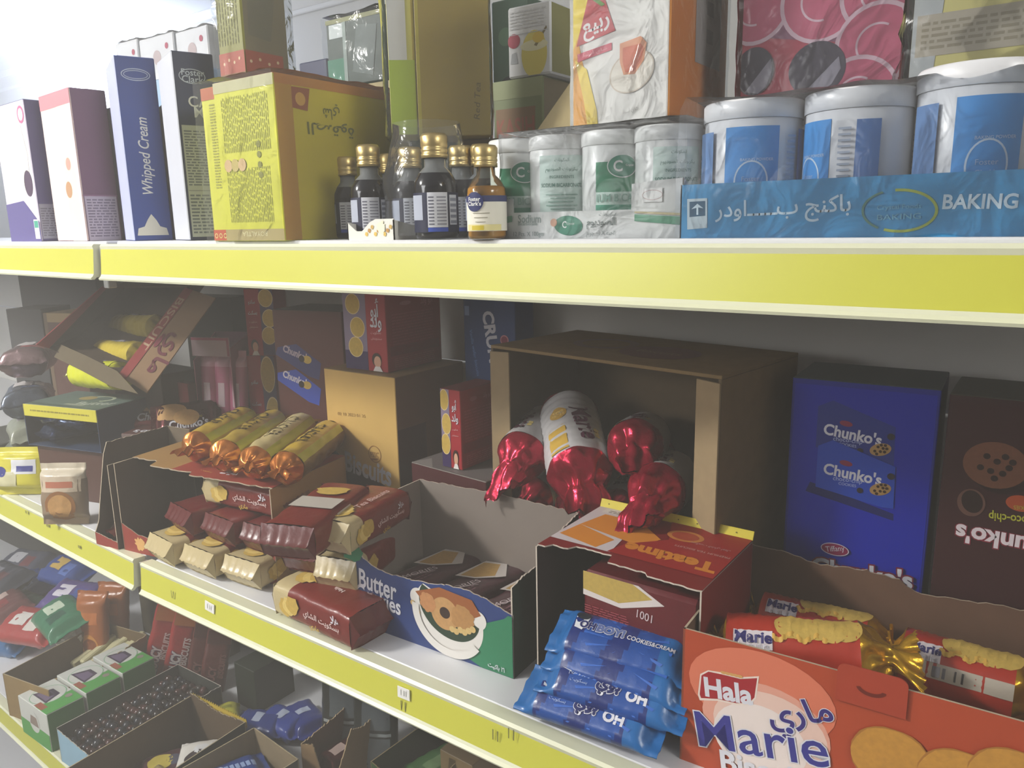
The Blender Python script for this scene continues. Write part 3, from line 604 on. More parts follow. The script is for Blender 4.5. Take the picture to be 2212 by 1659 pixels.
# ---- tray of bicarbonate cans
ty=.592; xl=PY(1090,515,ty).x; xr=PY(1474,515,ty).x; tw=xr-xl
def can(x,y,h,r,mats,draw,label,name='powder_can',grp=None,rot=0):
    e=emp(name,label,'can',TR((x,y,UZ+.0015),rot),grp); body,lid=mats
    mb=MB(); mb.lathe([(r*.96,0),(r,.002),(r,h*.86),(r*.99,h*.865)],body,34); draw(mb,r,h); mb.build('can_body',e)
    mb=MB(); mb.lathe([(r*1.02,h*.862),(r*1.035,h*.866),(r*1.035,h*.985),(r*1.0,h),(0,h)],lid,34,cap=False); mb.build('lid',e); return e
class Cyl:
    def __init__(s,mb,r,h,deg): s.mb,s.r,s.h,s.d,s.k=mb,r,h,deg,.0003
    def P(s,x,z): a=R(s.d)+x/s.r; return ((s.r+s.k)*math.cos(a),(s.r+s.k)*math.sin(a),z)
    def rect(s,x0,x1,z0,z1,mat,n=10):
        s.k+=.0001; s.mb.grid(lambda a,b:s.P(x0+(x1-x0)*a,z0+(z1-z0)*b),n,1,mat)
    def text(s,t,x,z,w,mat,hs=1,bold=0):
        s.k+=.0001; vs,fs,tw_,th=textmesh(t,bold); q=w/tw_; s.mb.add([s.P(x+a*q,z+b*q*hs) for a,b in vs],fs,mat)
    def ell(s,x,z,rx,rz,mat,n=24):
        s.k+=.0001; s.mb.grid(lambda a,b:s.P(x+rx*b*math.cos(2*PI*a),z+rz*b*math.sin(2*PI*a)),n,3,mat,closeu=True)
    def ring(s,x,z,rx,rz,t,mat,n=28):
        s.k+=.0001; s.mb.grid(lambda a,b:s.P(x+(rx-t*b)*math.cos(2*PI*a),z+(rz-t*b)*math.sin(2*PI*a)),n,1,mat,closeu=True)
grn=M('2f8f68','ink'); ltg=M('bfe0d2','ink'); tg=M('5f8f82','ink')
def bic_front(deg):
    def d(mb,r,h):
        c=Cyl(mb,r,h,deg); c.rect(-.021,.021,h*.15,h*.70,M('cfe6dc','ink')); c.rect(-.021,.021,h*.42,h*.62,grn); c.rect(-.021,.021,h*.15,h*.3,M('4fa588','ink')); c.rect(-.021,.0,h*.55,h*.70,grn); c.ell(.002,h*.66,.013,h*.11,M('3c8f74','ink')); c.ring(.002,h*.66,.013,h*.11,.0008,wht); c.text('C',-.002,h*.66,.0075,wht,1.1,.02); c.text('Crystal',.008,h*.665,.007,wht,1,.0); c.text('IUM BICARB',0,h*.365,.04,M('8fb8aa','ink'),1.2,.02)
    return d
def bic_back(deg):
    def d(mb,r,h):
        c=Cyl(mb,r,h,deg); c.rect(-.021,.021,h*.15,h*.80,M('d3e7df','ink')); c.text('المكونات',0,h*.75,.013,tg); c.text('بيكربونات الصوديوم',0,h*.66,.03,tg); c.text('INGREDIENTS',0,h*.59,.022,tg); c.text('SODIUM BICARBONATE',0,h*.51,.038,tg,1.3,.02)
        for i in range(7): c.rect(-.014+.002*(i%3),.014-.002*((i*2)%3),h*(.2+.035*i),h*(.212+.035*i),M('8fb3a6','ink'))
    return d
cw=.0278; dirs=(-58,-54,-50,-47)
for i,(u,draw) in enumerate(((1119,bic_front),(1207,bic_back),(1323,bic_front),(1440,bic_back))):
    x=PY(u,400,ty+.03).x
    can(x,ty+.0315,.0885,.0272,(M('e6e8e6','plastic'),M('e9eae8','plastic')),draw(dirs[i]+(10 if i==0 else 0)),('white bicarbonate can with green label at the left end of its tray','white bicarbonate can with ingredients text, second from the left in its tray','white bicarbonate can with green label, third in its tray','white bicarbonate can with ingredients text at the right end of its tray')[i])
for i in range(4):
    x=PY((1119,1207,1323,1440)[i],400,ty+.03).x
    can(x-.0,ty+.0885,.0885,.0272,(M('e6e8e6','plastic'),M('e9eae8','plastic')),bic_front(-50),'white bicarbonate can in the back row of the white tray','powder_can','bicarbonate cans in the back row')
T=TR((xl,ty,UZ)); e=emp('display_tray','white cardboard tray with green emblem holding the bicarbonate cans','tray',T)
mb=MB(); k_=M('e3e4e2'); mb.wall((0,0),(tw,0),0,[(0,.036),(.06,.036),(.061,.0235),(.74,.0235),(.741,.044),(.87,.046),(1,.047)],.001,k_,k_,k_); mb.wall((tw,0),(tw,.12),0,[(0,.047),(.3,.03),(1,.03)],.001,k_,k_,k_); mb.wall((0,.12),(0,0),0,[(0,.03),(1,.036)],.001,k_,k_,k_); mb.wall((tw,.12),(0,.12),0,[(0,.03),(1,.03)],.001,k_,k_,k_); mb.box((.001,.001,0),(tw-.001,.119,.001),k_,.0002)
f=Fr(mb,(0,0,0),(1,0,0),(0,0,1),tw,.0467,T); f.text('Sodium',(.09,.385),(.23,.38),M('8fa09c','ink'),1.2,.01); f.text('Bicarbonate',(.09,.29),(.21,.285),M('9fb0ac','ink'),.9,.01); f.text('12 Pcs. X 100gm',(.06,.08),(.25,.08),M('8fa09c','ink'),1.1); f.disc((.395,.24),.0145,M('3c8a70','ink'),ry=.0085,rot=-4); f.text('C',(.36,.26),(.385,.26),wht,1.2,.02); f.text('Crystal',(.387,.27),(.43,.27),wht,1); f.disc((.31,.3),.0035,M('d8a78c','ink')); f.text('بيكربونات',(.57,.43),(.66,.43),M('6f7c7a','ink'),1); f.text('الصوديوم',(.50,.27),(.66,.27),M('7a8684','ink'),1.1,.015); f.text('٢حبة X ١٠٠ جرام',(.5,.08),(.66,.08),M('7a8684','ink'),1.2,.0); f.poly([(.76,.3),(1,.22),(1,.36),(.76,.42)],M('5fa080','ink')); f.poly([(.76,.44),(1,.38),(1,.42),(.76,.47)],M('d8c9a0','ink')); f.poly([(.0,.3),(.055,.33),(.055,.45),(0,.42)],M('5fa080','ink')); f.rect(.80,.62,.90,.86,M('f2f2f0','ink')); f.ring((.85,.74),.009,.0004,M('c9a8a8','ink'),ry=.004)
mb.build('tray',e); film_box((-.002,-.002,0),(tw+.002,.122,.0935),21,.0018,12).build('clear_film',e)
# ---- baking powder cans in a blue tray
ty2=.585; xl=PY(1468,512,ty2).x; xr=.10; tw=xr-xl
blu=M('3f94dc','ink')
def bp(deg):
    def d(mb,r,h):
        c=Cyl(mb,r,h,deg); c.rect(-.020,.020,h*.1,h*.80,blu); c.ring(.0,h*.40,.0125,h*.155,.0012,M('c9dcf0','ink')); c.text('BAKING POWDER',.004,h*.56,.024,M('b9d2ee','ink'),1.0,.01); c.text('Foster',0,h*.42,.013,M('9fc0e6','ink')); c.text("Clark's",0,h*.36,.013,M('9fc0e6','ink'))
        for i in range(14): c.rect(.026,.034,h*(.2+.04*i),h*(.215+.04*i),M('a9b4c6','ink'),3)
        c.rect(.037,.052,h*.1,h*.78,M('4a78b8','ink'),4); c.rect(-.05,-.03,h*.1,h*.78,M('6a90c4','ink'),6)
    return d
lids=('white baking powder can with blue label at the left end of the blue tray','white baking powder can, plain side out, in the middle of the blue tray','white baking powder can with large blue label at the right edge','white baking powder can beyond the right edge of the view')
for i,(u,deg) in enumerate(((1622,-72),(1846,-138),(2095,-72))):
    x=PY(u,400,ty2+.042).x; can(x,ty2+.0415,.1 if i!=2 else .108,.0365,(M('dfe1e6','plastic'),M('e6e7ea','plastic')),bp(deg),lids[i])
for i,u in enumerate((1622,1846,2095)):
    x=PY(u,400,ty2+.042).x; can(x+.002,ty2+.118,.1,.0365,(M('dfe1e6','plastic'),M('e6e7ea','plastic')),bp(-90),'white baking powder can in the back row of the blue tray','powder_can','baking powder cans in the back row')
T=TR((xl,ty2,UZ)); e=emp('display_tray','bright blue cardboard tray with white lettering holding the baking powder cans','tray',T)
k_=M('2f8fc4'); ed=M('7fb4d4'); mb=MB(); mb.wall((0,0),(tw,0),0,[(0,.041),(1,.041)],.0012,k_,ed,ed); mb.wall((tw,0),(tw,.16),0,[(0,.041),(1,.041)],.0012,k_,ed,ed); mb.wall((0,.16),(0,0),0,[(0,.041),(1,.041)],.0012,k_,ed,ed); mb.wall((tw,.16),(0,.16),0,[(0,.041),(1,.041)],.0012,k_,ed,ed); mb.box((.001,.001,0),(tw-.001,.159,.001),ed,.0002)
f=Fr(mb,(0,0,0),(1,0,0),(0,0,1),tw,.041,T); f.text('باكنج بـــــاودر',(1545,462),(1838,447),M('cfe2f0','ink'),1.0,.012); f.text('BAKING',(2037,436),(2200,434),M('d3e4f0','ink'),1.1,.025); f.poly([(1485,430),(1528,428),(1528,492),(1485,496)],M('c3d2da','ink')); f.poly([(1490,436),(1524,434),(1524,466),(1490,469)],M('2c5a78','ink')); f.poly([(1494,452),(1507,440),(1520,450),(1509,448),(1509,464),(1505,464),(1505,449)],M('cfe0ea','ink'))
f.ring((1942,455),.0235,.0018,M('a9b84a','ink'),ry=.0145,rot=-3,a0=-110,a1=100); f.ring((1942,455),.0235,.0015,M('5a8a7a','ink'),ry=.0145,rot=-3,a0=120,a1=240); f.text('Crystal Foods',(1895,450),(1990,446),M('6fb0c8','ink'),.9); f.text('BAKING',(1895,470),(1990,466),M('6fb0c8','ink'),.7)
mb.build('tray',e)
fb=MB(); pr=[(-.003,0),(.10,.0)]
def cover(u,v):
    x=-.003+(tw+.003)*u
    sag=.010*abs(math.sin(PI*(x-.0)/.078))*0+ .004*noise.noise(Vector((x*30,v*6,1)))
    P_=[(-.003,.0),(-.004,.042),(.002,.098),(.012,.106),(.08,.104),(.155,.104),(.164,.04),(.164,.0)]
    q=v*(len(P_)-1); i=min(int(q),len(P_)-2); t=q-i; y=P_[i][0]*(1-t)+P_[i+1][0]*t; z=P_[i][1]*(1-t)+P_[i+1][1]*t
    dip=.014*max(0,math.cos(2*PI*(x-.155)/.17))**2 if 1.6<q<5.4 else 0
    return (x,y+sag*.6,max(0,z+sag-dip*0))
fb.grid(cover,40,21,M('f4f6f8','film')); fb.build('clear_film',e)
# ---- white tea carton on the bicarbonate cans
z0=UZ+.0015+.0885+.0015+.002; xa=PY(1238,285,.61).x; xb=PY(1440,275,.61).x; T=TR((xa,.61,z0)); w=xb-xa
bk=PX(1606,200,xb).y-.61; b=Box(T,w,min(bk,.13),.19,M('eceae4'),.001,{'+x':M('c67a34')})
f=b.fr('F'); f.poly([(1236,0),(1276,0),(1250,90),(1262,150),(1284,240),(1290,296),(1236,296)],M('e9a83e','ink')); f.poly([(1236,0),(1272,0),(1250,80),(1236,110)],M('eed64a','ink')); f.poly([(1242,130),(1268,150),(1290,240),(1292,290),(1270,290),(1262,220)],M('f0d75a','ink')); f.poly([(1270,0),(1308,0),(1330,66),(1246,102)],M('c4464e','ink')); f.text('ربيع',(1260,75),(1318,50),wht,1.0,.02); f.poly([(1248,118),(1322,92),(1322,108),(1249,135)],M('d2556a','ink')); f.text('شاي أسود',(1258,122),(1312,104),M('e99','ink') if 0 else M('eab0b4','ink'),.6); f.poly([(1296,0),(1308,10),(1300,14),(1280,0)],M('6a9a4a','ink'))
f.disc((1365,155),.021,M('efe9dc','ink'),ry=.016,rot=20); f.ring((1365,155),.021,.0012,M('d6c9b8','ink'),ry=.016,rot=20); f.poly([(1340,95),(1385,78),(1398,92),(1392,130),(1372,160),(1348,162),(1340,135)],M('e09a72','ink')); f.poly([(1346,104),(1386,94),(1392,104),(1386,132),(1370,155),(1352,157),(1346,135)],M('cf6b48','ink')); f.text('شاي أسود',(1346,244),(1380,234),M('a5a39c','ink'),1.0)
f=b.fr('R'); f.rect(.42,.28,.86,1,M('9a9492','ink')); f.rect(0,0,.03,1,M('e9a45a','ink')); f.rect(.6,.38,.72,.44,M('6d6a6e','ink')); f.rect(.6,.5,.72,.56,M('6d6a6e','ink'))
e=emp('tea_carton','white tea carton with a cup of red tea and orange side, on the bicarbonate cans','carton',T); b.mb.build('inner_carton',e); film_box((-.0015,-.0015,0),(b.w+.0015,b.d+.001,b.h),31,.0014,12).build('clear_film',e)
# ---- red multipack on the baking powder cans
z0=UZ+.0015+.1+.008; yy=.675; xa=PY(1600,150,yy).x; xb=PY(1945,150,yy).x; T=TR((xa,yy,z0)); w=xb-xa
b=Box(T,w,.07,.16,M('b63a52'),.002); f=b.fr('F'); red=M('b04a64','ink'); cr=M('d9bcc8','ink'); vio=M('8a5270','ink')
f.poly([(1600,0),(1945,0),(1945,90),(1800,90),(1605,80)],vio)
for (c,r_) in (((1630,15),.030),((1775,0),.032),((1905,-20),.03),((1895,95),.031),((1850,210),.031)):
    f.disc(c,r_,M('c25a78','ink')); f.ring(c,r_,.0032,cr); f.ring(c,r_*.5,.0016,cr,a0=60,a1=280)
for c,rx,ry in (((1630,155),.0165,.019),((1765,150),.022,.021)):  # holes are painted: dark disc for the shade, grey patch for the inside
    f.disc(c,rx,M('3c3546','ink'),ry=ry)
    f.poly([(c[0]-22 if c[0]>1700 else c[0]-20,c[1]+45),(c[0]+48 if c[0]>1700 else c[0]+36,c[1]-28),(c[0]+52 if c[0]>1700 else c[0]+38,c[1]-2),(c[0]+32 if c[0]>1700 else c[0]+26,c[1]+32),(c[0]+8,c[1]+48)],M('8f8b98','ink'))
e=emp('drink_multipack','crimson multipack with round white-ringed emblems and two painted holes, above the blue cans','pack',T); b.mb.build('sleeve',e); film_box((-.002,-.003,0),(w+.002,.072,.16),41,.0022,12).build('clear_film',e)
# ---- clear-wrapped pale yellow pack, right corner
yy=.672; xa=PY(1950,150,yy).x+.004; T=TR((xa,yy,z0)); b=Box(T,.17,.09,.16,M('c9c07a'),.003); f=b.fr('F'); f.poly([(1945,0),(2040,0),(2010,190),(1945,200)],M('a9aeb0','ink')); f.rect(.02,.12,.45,.3,M('a8a090','ink')); f.lines(.04,.15,.42,.28,5,M('8c8470','ink'))
e=emp('wrapped_pack','pale yellow pack in shiny wrinkled clear wrap, top right corner','pack',T); b.mb.build('inner_carton',e); film_box((-.003,-.006,0),(.172,.092,.165),51,.008,18).build('clear_film',e)
# ================================================================ MIDDLE SHELF
def cory(A,uR,y,yaw,zb):
    """front-left-top at image A and depth y, given yaw; width reaches image column uR on the top edge"""
    P=PY(*A,y); d=Vector((math.cos(R(yaw)),math.sin(R(yaw)),0)); lo,hi=.002,1.0
    for _ in range(40):
        m=(lo+hi)/2
        if proj(P+d*m)[0]<uR: lo=m
        else: hi=m
    return TR((P.x,P.y,zb),yaw),lo,P.z-zb
class Open:
    def __init__(s,T,w,d,h,out,inn,edge,prof=None,t=.0016,jit=.0,seed=1,floor=True,skip=()):
        s.T,s.w,s.d,s.h=T,w,d,h; s.mb=MB(); prof=prof or {}
        for k,(a,b) in {'F':((0,0),(w,0)),'R':((w,0),(w,d)),'K':((w,d),(0,d)),'L':((0,d),(0,0))}.items():
            if k in skip: continue
            o=out[k] if isinstance(out,dict) else out
            s.mb.wall(a,b,0,prof.get(k,[(0,h),(1,h)]),t,o,inn,edge,jit if k in prof and len(prof[k])>2 else 0,seed)
        if floor: s.mb.box((t,t,.0002),(w-t,d-t,.0014),inn,.0002)
    fr=Box.fr; done=Box.done
def kraft(h='a08868'): return M(h,'kraft')
bisc=M('cfae4e','biscuit'); bisc2=M('e0c470','biscuit')
# ---- blue choc-chip carton
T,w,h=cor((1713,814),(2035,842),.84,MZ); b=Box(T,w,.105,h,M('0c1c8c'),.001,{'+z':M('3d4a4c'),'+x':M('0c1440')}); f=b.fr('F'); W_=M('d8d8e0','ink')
def choc_pack(f,dy,c):
    q=lambda u,v:(u,v+dy)
    f.poly([q(1768,962),q(1800,950),q(1935,1008),q(1930,1098),q(1905,1095),q(1762,1050)],M(c,'ink'))
    f.disc(q(1828,1000),.0065,M('8a2c48','ink'),ry=.003,rot=-8); f.text("Chunko's",q(1780,1010),q(1905,1036),W_,1.1,.03); f.text('choco-chip',q(1800,1033),q(1863,1041),M('b9c4e6','ink'),1); f.text('COOKIES',q(1812,1043),q(1850,1049),M('b9c4e6','ink'),1)
    f.disc(q(1902,1056),.0105,M('b08c58','ink'),ry=.0065,rot=20)
    for i,(dx,dy_) in enumerate(((-12,3),(-5,-6),(0,4),(6,-3),(11,-9),(-8,9),(9,5),(2,-10),(14,-2))): f.disc(q(1902+dx,1056+dy_),.0015,M('3c2a20','ink'))
    f.disc(q(1858,1058),.003,M('2a2430','ink')); f.disc(q(1925,1028),.0035,M('2a2430','ink'))
f.rect(.02,.02,.98,.98,M('0c20a4','ink')); f.poly([(1750,1040),(1930,1110),(1930,1125),(1740,1060)],M('0d1a62','ink')); choc_pack(f,-85,'1a2f86'); choc_pack(f,0,'1f46b4')
f.disc((1804,1185),.0145,M('cfc8d8','ink'),ry=.0072); f.disc((1804,1185),.0135,M('8e2050','ink'),ry=.0063); f.text('Tiffany',(1785,1186),(1825,1184),W_,1.2)
f.text("Chunko's",(1755,1218),(1972,1252),W_,1.0,.035,out=(.05,M('7a1838','ink')))
b.done('cookie_carton','tall blue choc-chip cookie carton standing at the back right','carton')
T,w,h=cor((2052,850),(2212,868),.84,MZ); T,w,h=TR((T.translation.x,.84,MZ),0),.145,h+.0; b=Box(T,w,.1,h,M('3a1a1c'),.001,{'+z':M('4a4a40')}); f=b.fr('F')
f.rect(.02,.02,.98,.98,M('3c1b1d','ink')); f.disc((2165,1015),.028,M('2a1414','ink'),ry=.024); f.disc((2150,1005),.027,M('7a4a32','biscuit'),ry=.023)
for dx,dy_ in ((-32,4),(-18,-20),(-10,12),(4,-8),(16,18),(22,-18),(30,6),(-2,28),(38,-6)): f.disc((2150+dx,1005+dy_),.003,M('2c1712','ink'))
f.disc((2098,1085),.012,M('6a4a40','ink'),ry=.014); f.disc((2100,1083),.009,M('2a1512','ink'),ry=.0115,rot=15); f.disc((2205,1087),.012,M('b4502a','ink'),ry=.008); f.text('choco-chip',(2243,1124),(2136,1112),M('b9b83a','ink'),1.3,.02); f.text("Chunko's",(2300,1195),(2064,1148),M('e3d8dc','ink'),1.0,.035,out=(.04,M('8c3040','ink'))); f.text('COOKIES',(2240,1098),(2190,1095),M('b9b83a','ink'),1.2)
b.done('cookie_carton','dark brown cookie carton standing upside down at the right edge','carton')
# ---- big open carton with marie rolls
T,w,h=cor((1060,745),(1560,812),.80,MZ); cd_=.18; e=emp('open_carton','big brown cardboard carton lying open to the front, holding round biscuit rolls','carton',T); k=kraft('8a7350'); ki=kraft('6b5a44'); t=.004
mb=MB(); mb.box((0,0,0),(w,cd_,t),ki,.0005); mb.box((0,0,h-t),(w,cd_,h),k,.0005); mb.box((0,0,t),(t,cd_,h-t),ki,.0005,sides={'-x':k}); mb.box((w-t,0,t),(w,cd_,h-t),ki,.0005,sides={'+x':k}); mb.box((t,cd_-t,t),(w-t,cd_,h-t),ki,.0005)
f=Fr(mb,(0,0,h),(1,0,0),(0,1,0),w,cd_,T); f.ring((.34,.55),.045,.012,M('6d4c3a','ink'),ry=.04); f.disc((.62,.45),.052,M('6d4438','ink'),ry=.042); f.text('Biscuits',(.53,.45),(.71,.45),M('8a7350','ink'),1)
mb.build('box_body',e)
for x0,x1,sg in ((.0,.028,1),(w-.034,w-.0,-1)):
    mb=MB(); hx=(t if sg==1 else w-t); mb.box((0 if sg==1 else -.034,-.003,0),(.028 if sg==1 else 0,0,h-.012),kraft('a08c6c'),.0005); mb.build('flap',e,TR((hx-(t if sg==1 else -t),0,.004),0 if sg==1 else 0)@Matrix.Rotation(R(16*sg),4,'Z'))
FOILR=M('b01838','foil')
def marie_roll(P0,P1,r,label,seed,name='biscuit_roll',deg=80,grp=None,body=None,foil=FOILR,fl=.03):
    P0=Vector(P0); P1=Vector(P1); T=axes(P0,P1-P0); L=(P1-P0).length; e=emp(name,label,'biscuit roll',T,grp)
    rl=Roll(L,r,seed); wm=body or M('c9c7c8','wrap'); ym=M('d2ac4c','wrap')
    rl.body(wm)
    rl.patch(.02,deg-75,.42,deg-38,ym); rl.disc(.62,deg-48,.012,M('c9a04a','ink')); rl.disc(.62,deg-48,.009,M('e0c070','ink'))
    rl.text('Marie',.53,deg-14,.10,deg-6,M('5a2240','ink'),1.15,.02) if False else rl.text('Marie',.70,deg-8,.14,deg+6,M('5a2240','ink'),1.1,.025); rl.rect=None
    rl.patch(.22,deg+14,.36,deg+24,M('d9c47a','wrap'),.0005)
    for v in rl.mb.v: v.x+=L/2
    rl.mb.build('wrapper',e)
    for sg,x0,nm in ((-1,0,0),(1,L,1)):
        mb=MB(); foil_end(mb,x0,r,sg,foil,seed*3+nm,fl if sg<0 else .01,1.0,.028 if sg<0 else .006,turn=(.5 if seed%2 else -.7),droop=((-.012 if seed%2 else .012),-.030 if sg<0 else 0),gather=.5); mb.build('foil_end',e)
    return e
# pile positions come from the front ends of the rolls
def PD(u,v,y): return PY(u,v,y)
marie_roll(PD(1252,1022,.775),PD(1228,898,.875),.040,'white biscuit roll with dark lettering and red foil ends, uppermost in the open carton',1,deg=108)
marie_roll(PD(1128,985,.79),PD(1180,925,.885),.034,'white and yellow biscuit roll with red foil end at the left of the open carton',2,deg=75)
marie_roll(PD(1372,965,.80),PD(1392,945,.90),.034,'biscuit roll showing its red foil end at the upper right in the open carton',3,deg=90)
marie_roll(PD(1418,1062,.765),PD(1450,1030,.86),.033,'biscuit roll with crumpled red foil end at the lower right of the open carton',4,deg=90,fl=.04)
Rx=(-.53,-.445,-.36,-.30)
for i,x in enumerate(Rx): marie_roll((x,.80-.0*i+.02,MZ+.042),(x-.012,.93,MZ+.042),.033,'biscuit roll with red foil end in the bottom layer of the open carton',10+i,grp='rolls in the bottom layer of the open carton')
for i,(u,v) in enumerate(((1150,1075),(1245,1100),(1335,1105))):
    p=PD(u,v,.83); marie_roll((p.x,.83,max(p.z,MZ+.104)),(p.x-.015,.93,max(p.z,MZ+.104)),.031,'biscuit roll with red foil end in the middle layer of the open carton',20+i,grp='rolls in the middle layer of the open carton')
# ---- crunchy carton, far back
T,w,h=cory((1000,645),1112,.945,0,MZ); b=Box(T,w,.05,h,M('1d3f7a'),.001,{'+z':M('2a3550')}); f=b.fr('F'); f.rect(.02,.0,.6,1,M('1b3a70','ink')); f.text('CRUNCH',(1053,672),(1078,840),W_,1.0,.04); f.text('Vanilla wafer biscuits',(1017,712),(1034,812),M('5f86c0','ink'),.9); f.rect(.03,.93,.12,.97,M('7c93bd','ink')); f.disc((1090,735),.008,M('c7868e','ink')); f.disc((1090,735),.006,M('8a2c48','ink'))
b.done('wafer_carton','blue carton with white lettering running down, behind the big open carton','carton')
# ---- maroon carton under the small red box
P=PY(888,998,.775); h=P.z-MZ; T=TR((P.x,.775,MZ),-5); b=Box(T,.145,.10,h,M('4a1c20'),.001,{'+z':M('77716c')}); f=b.fr('T'); f.rect(.02,.02,.98,.98,M('6d6766','ink')); f.poly([(0,0),(.3,0),(.08,.3)],M('8d8884','ink'))
b.done('biscuit_carton','dark maroon carton with grey top carrying the small red biscuit box','carton'); zt6=MZ+h
# ---- small red sandwich biscuit boxes
pur=M('3a2a58','ink')
def sand(T,w,d,h,label,left=.45,flip=False,text='أبو ولد',side=True):
    b=Box(T,w,d,h,M('a3222c'),.0008,{'+z':M('7a2428')}); f=b.fr('F')
    a,c=(0,left) if not flip else (1-left,1)
    f.rect(a,0,c,1,M('8a7c94' if not flip else '4a3a5a','ink')); f.rect(a,0,c,.25,pur)
    m=(a+c)/2; rr=min((c-a)*w*.52,h*.13)
    for i,(dx,fy) in enumerate(((-.03,.86),(.06,.56),(0,.3))): f.disc((m+dx,fy),rr,M('e9d3a0','ink'),ry=h*.135); f.disc((m+dx,fy),rr*.92,bisc,ry=h*.125)
    x=(c+1)/2 if not flip else a/2
    k=(1-left)
    f.text(text.split()[0],(x-.25*k,.80),(x+.2*k,.80),W_,1.7,.02); f.text(text.split()[1],(x-.3*k,.64),(x+.3*k,.64),W_,1.5,.02); f.text('بسكويت',(x-.28*k,.50),(x+.25*k,.51),M('e8c0c0','ink'),1); f.text('سندويتش',(x-.28*k,.43),(x+.28*k,.43),M('e8c0c0','ink'),1)
    f.disc((x-.02,.155),w*k*.24,M('3a2018','ink'),ry=h*.09); f.disc((x,.13),w*k*.18,M('d9a98c','ink'),ry=h*.075); f.poly([(x-.25*k,0),(x+.25*k,0),(x+.12*k,.07),(x-.12*k,.07)],M('e6e0dc','ink'))
    if side:
        g=b.fr('R'); g.disc((.35,.86),d*.1,M('b86068','ink'),ry=h*.028); g.text('أبو ولد',(.62,.87),(.85,.87),M('c86a70','ink'),1.3); g.lines(.1,.34,.85,.76,11,M('b84a50','ink'),fill=.3); g.rect(.05,.2,.95,.32,M('8a1a24','ink')); g.lines(.12,.05,.85,.18,5,M('c86a6a','ink'),fill=.3,seed=3)
    return b.done('biscuit_box',label,'box')
T,w,h=cory((950,838),993,.783,-2,zt6+.001); 
def depth_to(T,w,h,u):
    lo,hi=.005,.6
    for _ in range(40):
        m=(lo+hi)/2
        if proj(T@Vector((w,m,h)))[0]<u: lo=m
        else: hi=m
    return lo
sand(T,w,min(depth_to(T,w,h,1071),.085),h,'small red sandwich biscuit box standing on the maroon carton, left of the open carton')
# ---- cream carton with the big red carton on it
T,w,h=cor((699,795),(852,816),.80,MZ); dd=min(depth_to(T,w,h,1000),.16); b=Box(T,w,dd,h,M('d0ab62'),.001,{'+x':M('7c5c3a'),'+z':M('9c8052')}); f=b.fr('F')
f.poly([(699,955),(745,995),(850,1060),(870,1210),(690,1200)],M('3a1a20','ink')); f.text('Biscuits',(745,995),(846,1030),W_,1.3,.03); f.text('02 10 2023 01 25',(730,893),(790,899),M('a07c44','ink'),.8); f.ring((810,981),.0135,.0012,M('9a6a3a','ink')); f.text('FSSC',(801,981),(819,983),M('9a6a3a','ink'),1.2)
f.poly([(800,990),(820,990),(815,994),(805,994)],M('9a6a3a','ink')); g=b.fr('R'); g.rect(0,0,.4,.7,M('4a2020','ink'))
b.done('biscuit_carton','plain tan carton front with a printed round seal, in the middle of the back row','carton'); zc=MZ+h
T,w,h=cory((738,632),830,.815,2,zc+.001); b=sand(T,w,min(depth_to(T,w,h,1000),.13),h,'large red carton with three biscuits on its front, on top of the tan carton',.55)
# ---- brown chunk carton and red boxes at the back left
T,w,h=cory((587,668),737,.84,12,MZ); b=Box(T,w,.10,h,M('54281f'),.001,{'+z':M('4c4a42')}); f=b.fr('F'); f.rect(.02,.0,.98,.985,M('5a2c26','ink'))
for dy,c1,c2 in ((-55,'3a3a70','b9a8b0'),(0,'3a50b4','e0d8e0')):
    q=lambda u,v:(u,v+dy); f.poly([q(600,805),q(640,798),q(694,840),q(690,876),q(668,868),q(594,820)],M(c1,'ink')); f.text("Chunko's",q(612,806),q(668,830),M(c2,'ink'),1.15,.035); f.disc(q(664,832),.009,bisc,ry=.007); f.disc(q(652,830),.006,M('2a1a16','ink'))
b.done('cookie_carton','brown cookie carton with a blue packet pictured, at the back left of the tan carton','carton')
T,w,h=cory((530,768),592,.86,30,MZ); sand(T,w,.06,h,'red biscuit box, lower of the two stacked at the back left',.48,True,'ساندو بسكت',False); z1=MZ+h
T2,w2,h2=cory((525,624),588,.86,30,z1+.001); sand(T2,w,.06,h2,'red biscuit box, upper of the two stacked at the back left',.48,True,'ساندو بسكت',False)
# ---- pink open box with pink packs
T,w,h=cory((412,728),494,.80,22,MZ); e=emp('display_box','pink open fronted display box with pale header, holding pink packs','box',T); pk=M('6d2c4c')
o=Open(T,w,.075,h,{'F':pk,'R':M('8a3050'),'K':pk,'L':M('5a2844')},pk,M('d08aa0'),{'F':[(0,.10),(1,.10)],'R':[(0,h*.93),(1,h)],'L':[(0,h),(1,h*.85)]}); o.mb.build('box_body',e)
mb=MB(); mb.box((0,-.001,h-.035),(w,.001,h),M('c2a9b2'),.0003); f=Fr(mb,(0,-.001,h-.035),(1,0,0),(0,0,1),w,.035,T); f.rect(0,.85,1,1,M('b04468','ink')); f.rect(.93,0,1,1,M('a04060','ink')); mb.build('header',e)
for i in range(3):
    fl=Flow(.15,.034,.022,seed=30+i); fl.build_body(lambda a,b:M('c46a8c','wrap') if .2<a<.8 else M('d9a0b4','wrap')); fl.patch(.3,.3,.6,.7,M('e0c4cc','wrap')); 
    q=TR((.017+.030*i,.030,.115),0)@axes((0,0,.075),(0,.1,1),(0,-1,0)); tag(fl.mb.build('wafer_pack',None,T@q),'pink glossy wafer pack standing in the pink display box','pack','pink packs in the display box')
bs=Box(T@TR((.003,.004,.002)),w-.006,.066,.108,M('7a3450'),.001); bs.done('wafer_carton','plain pink carton inside the pink display box, under the packs','carton')
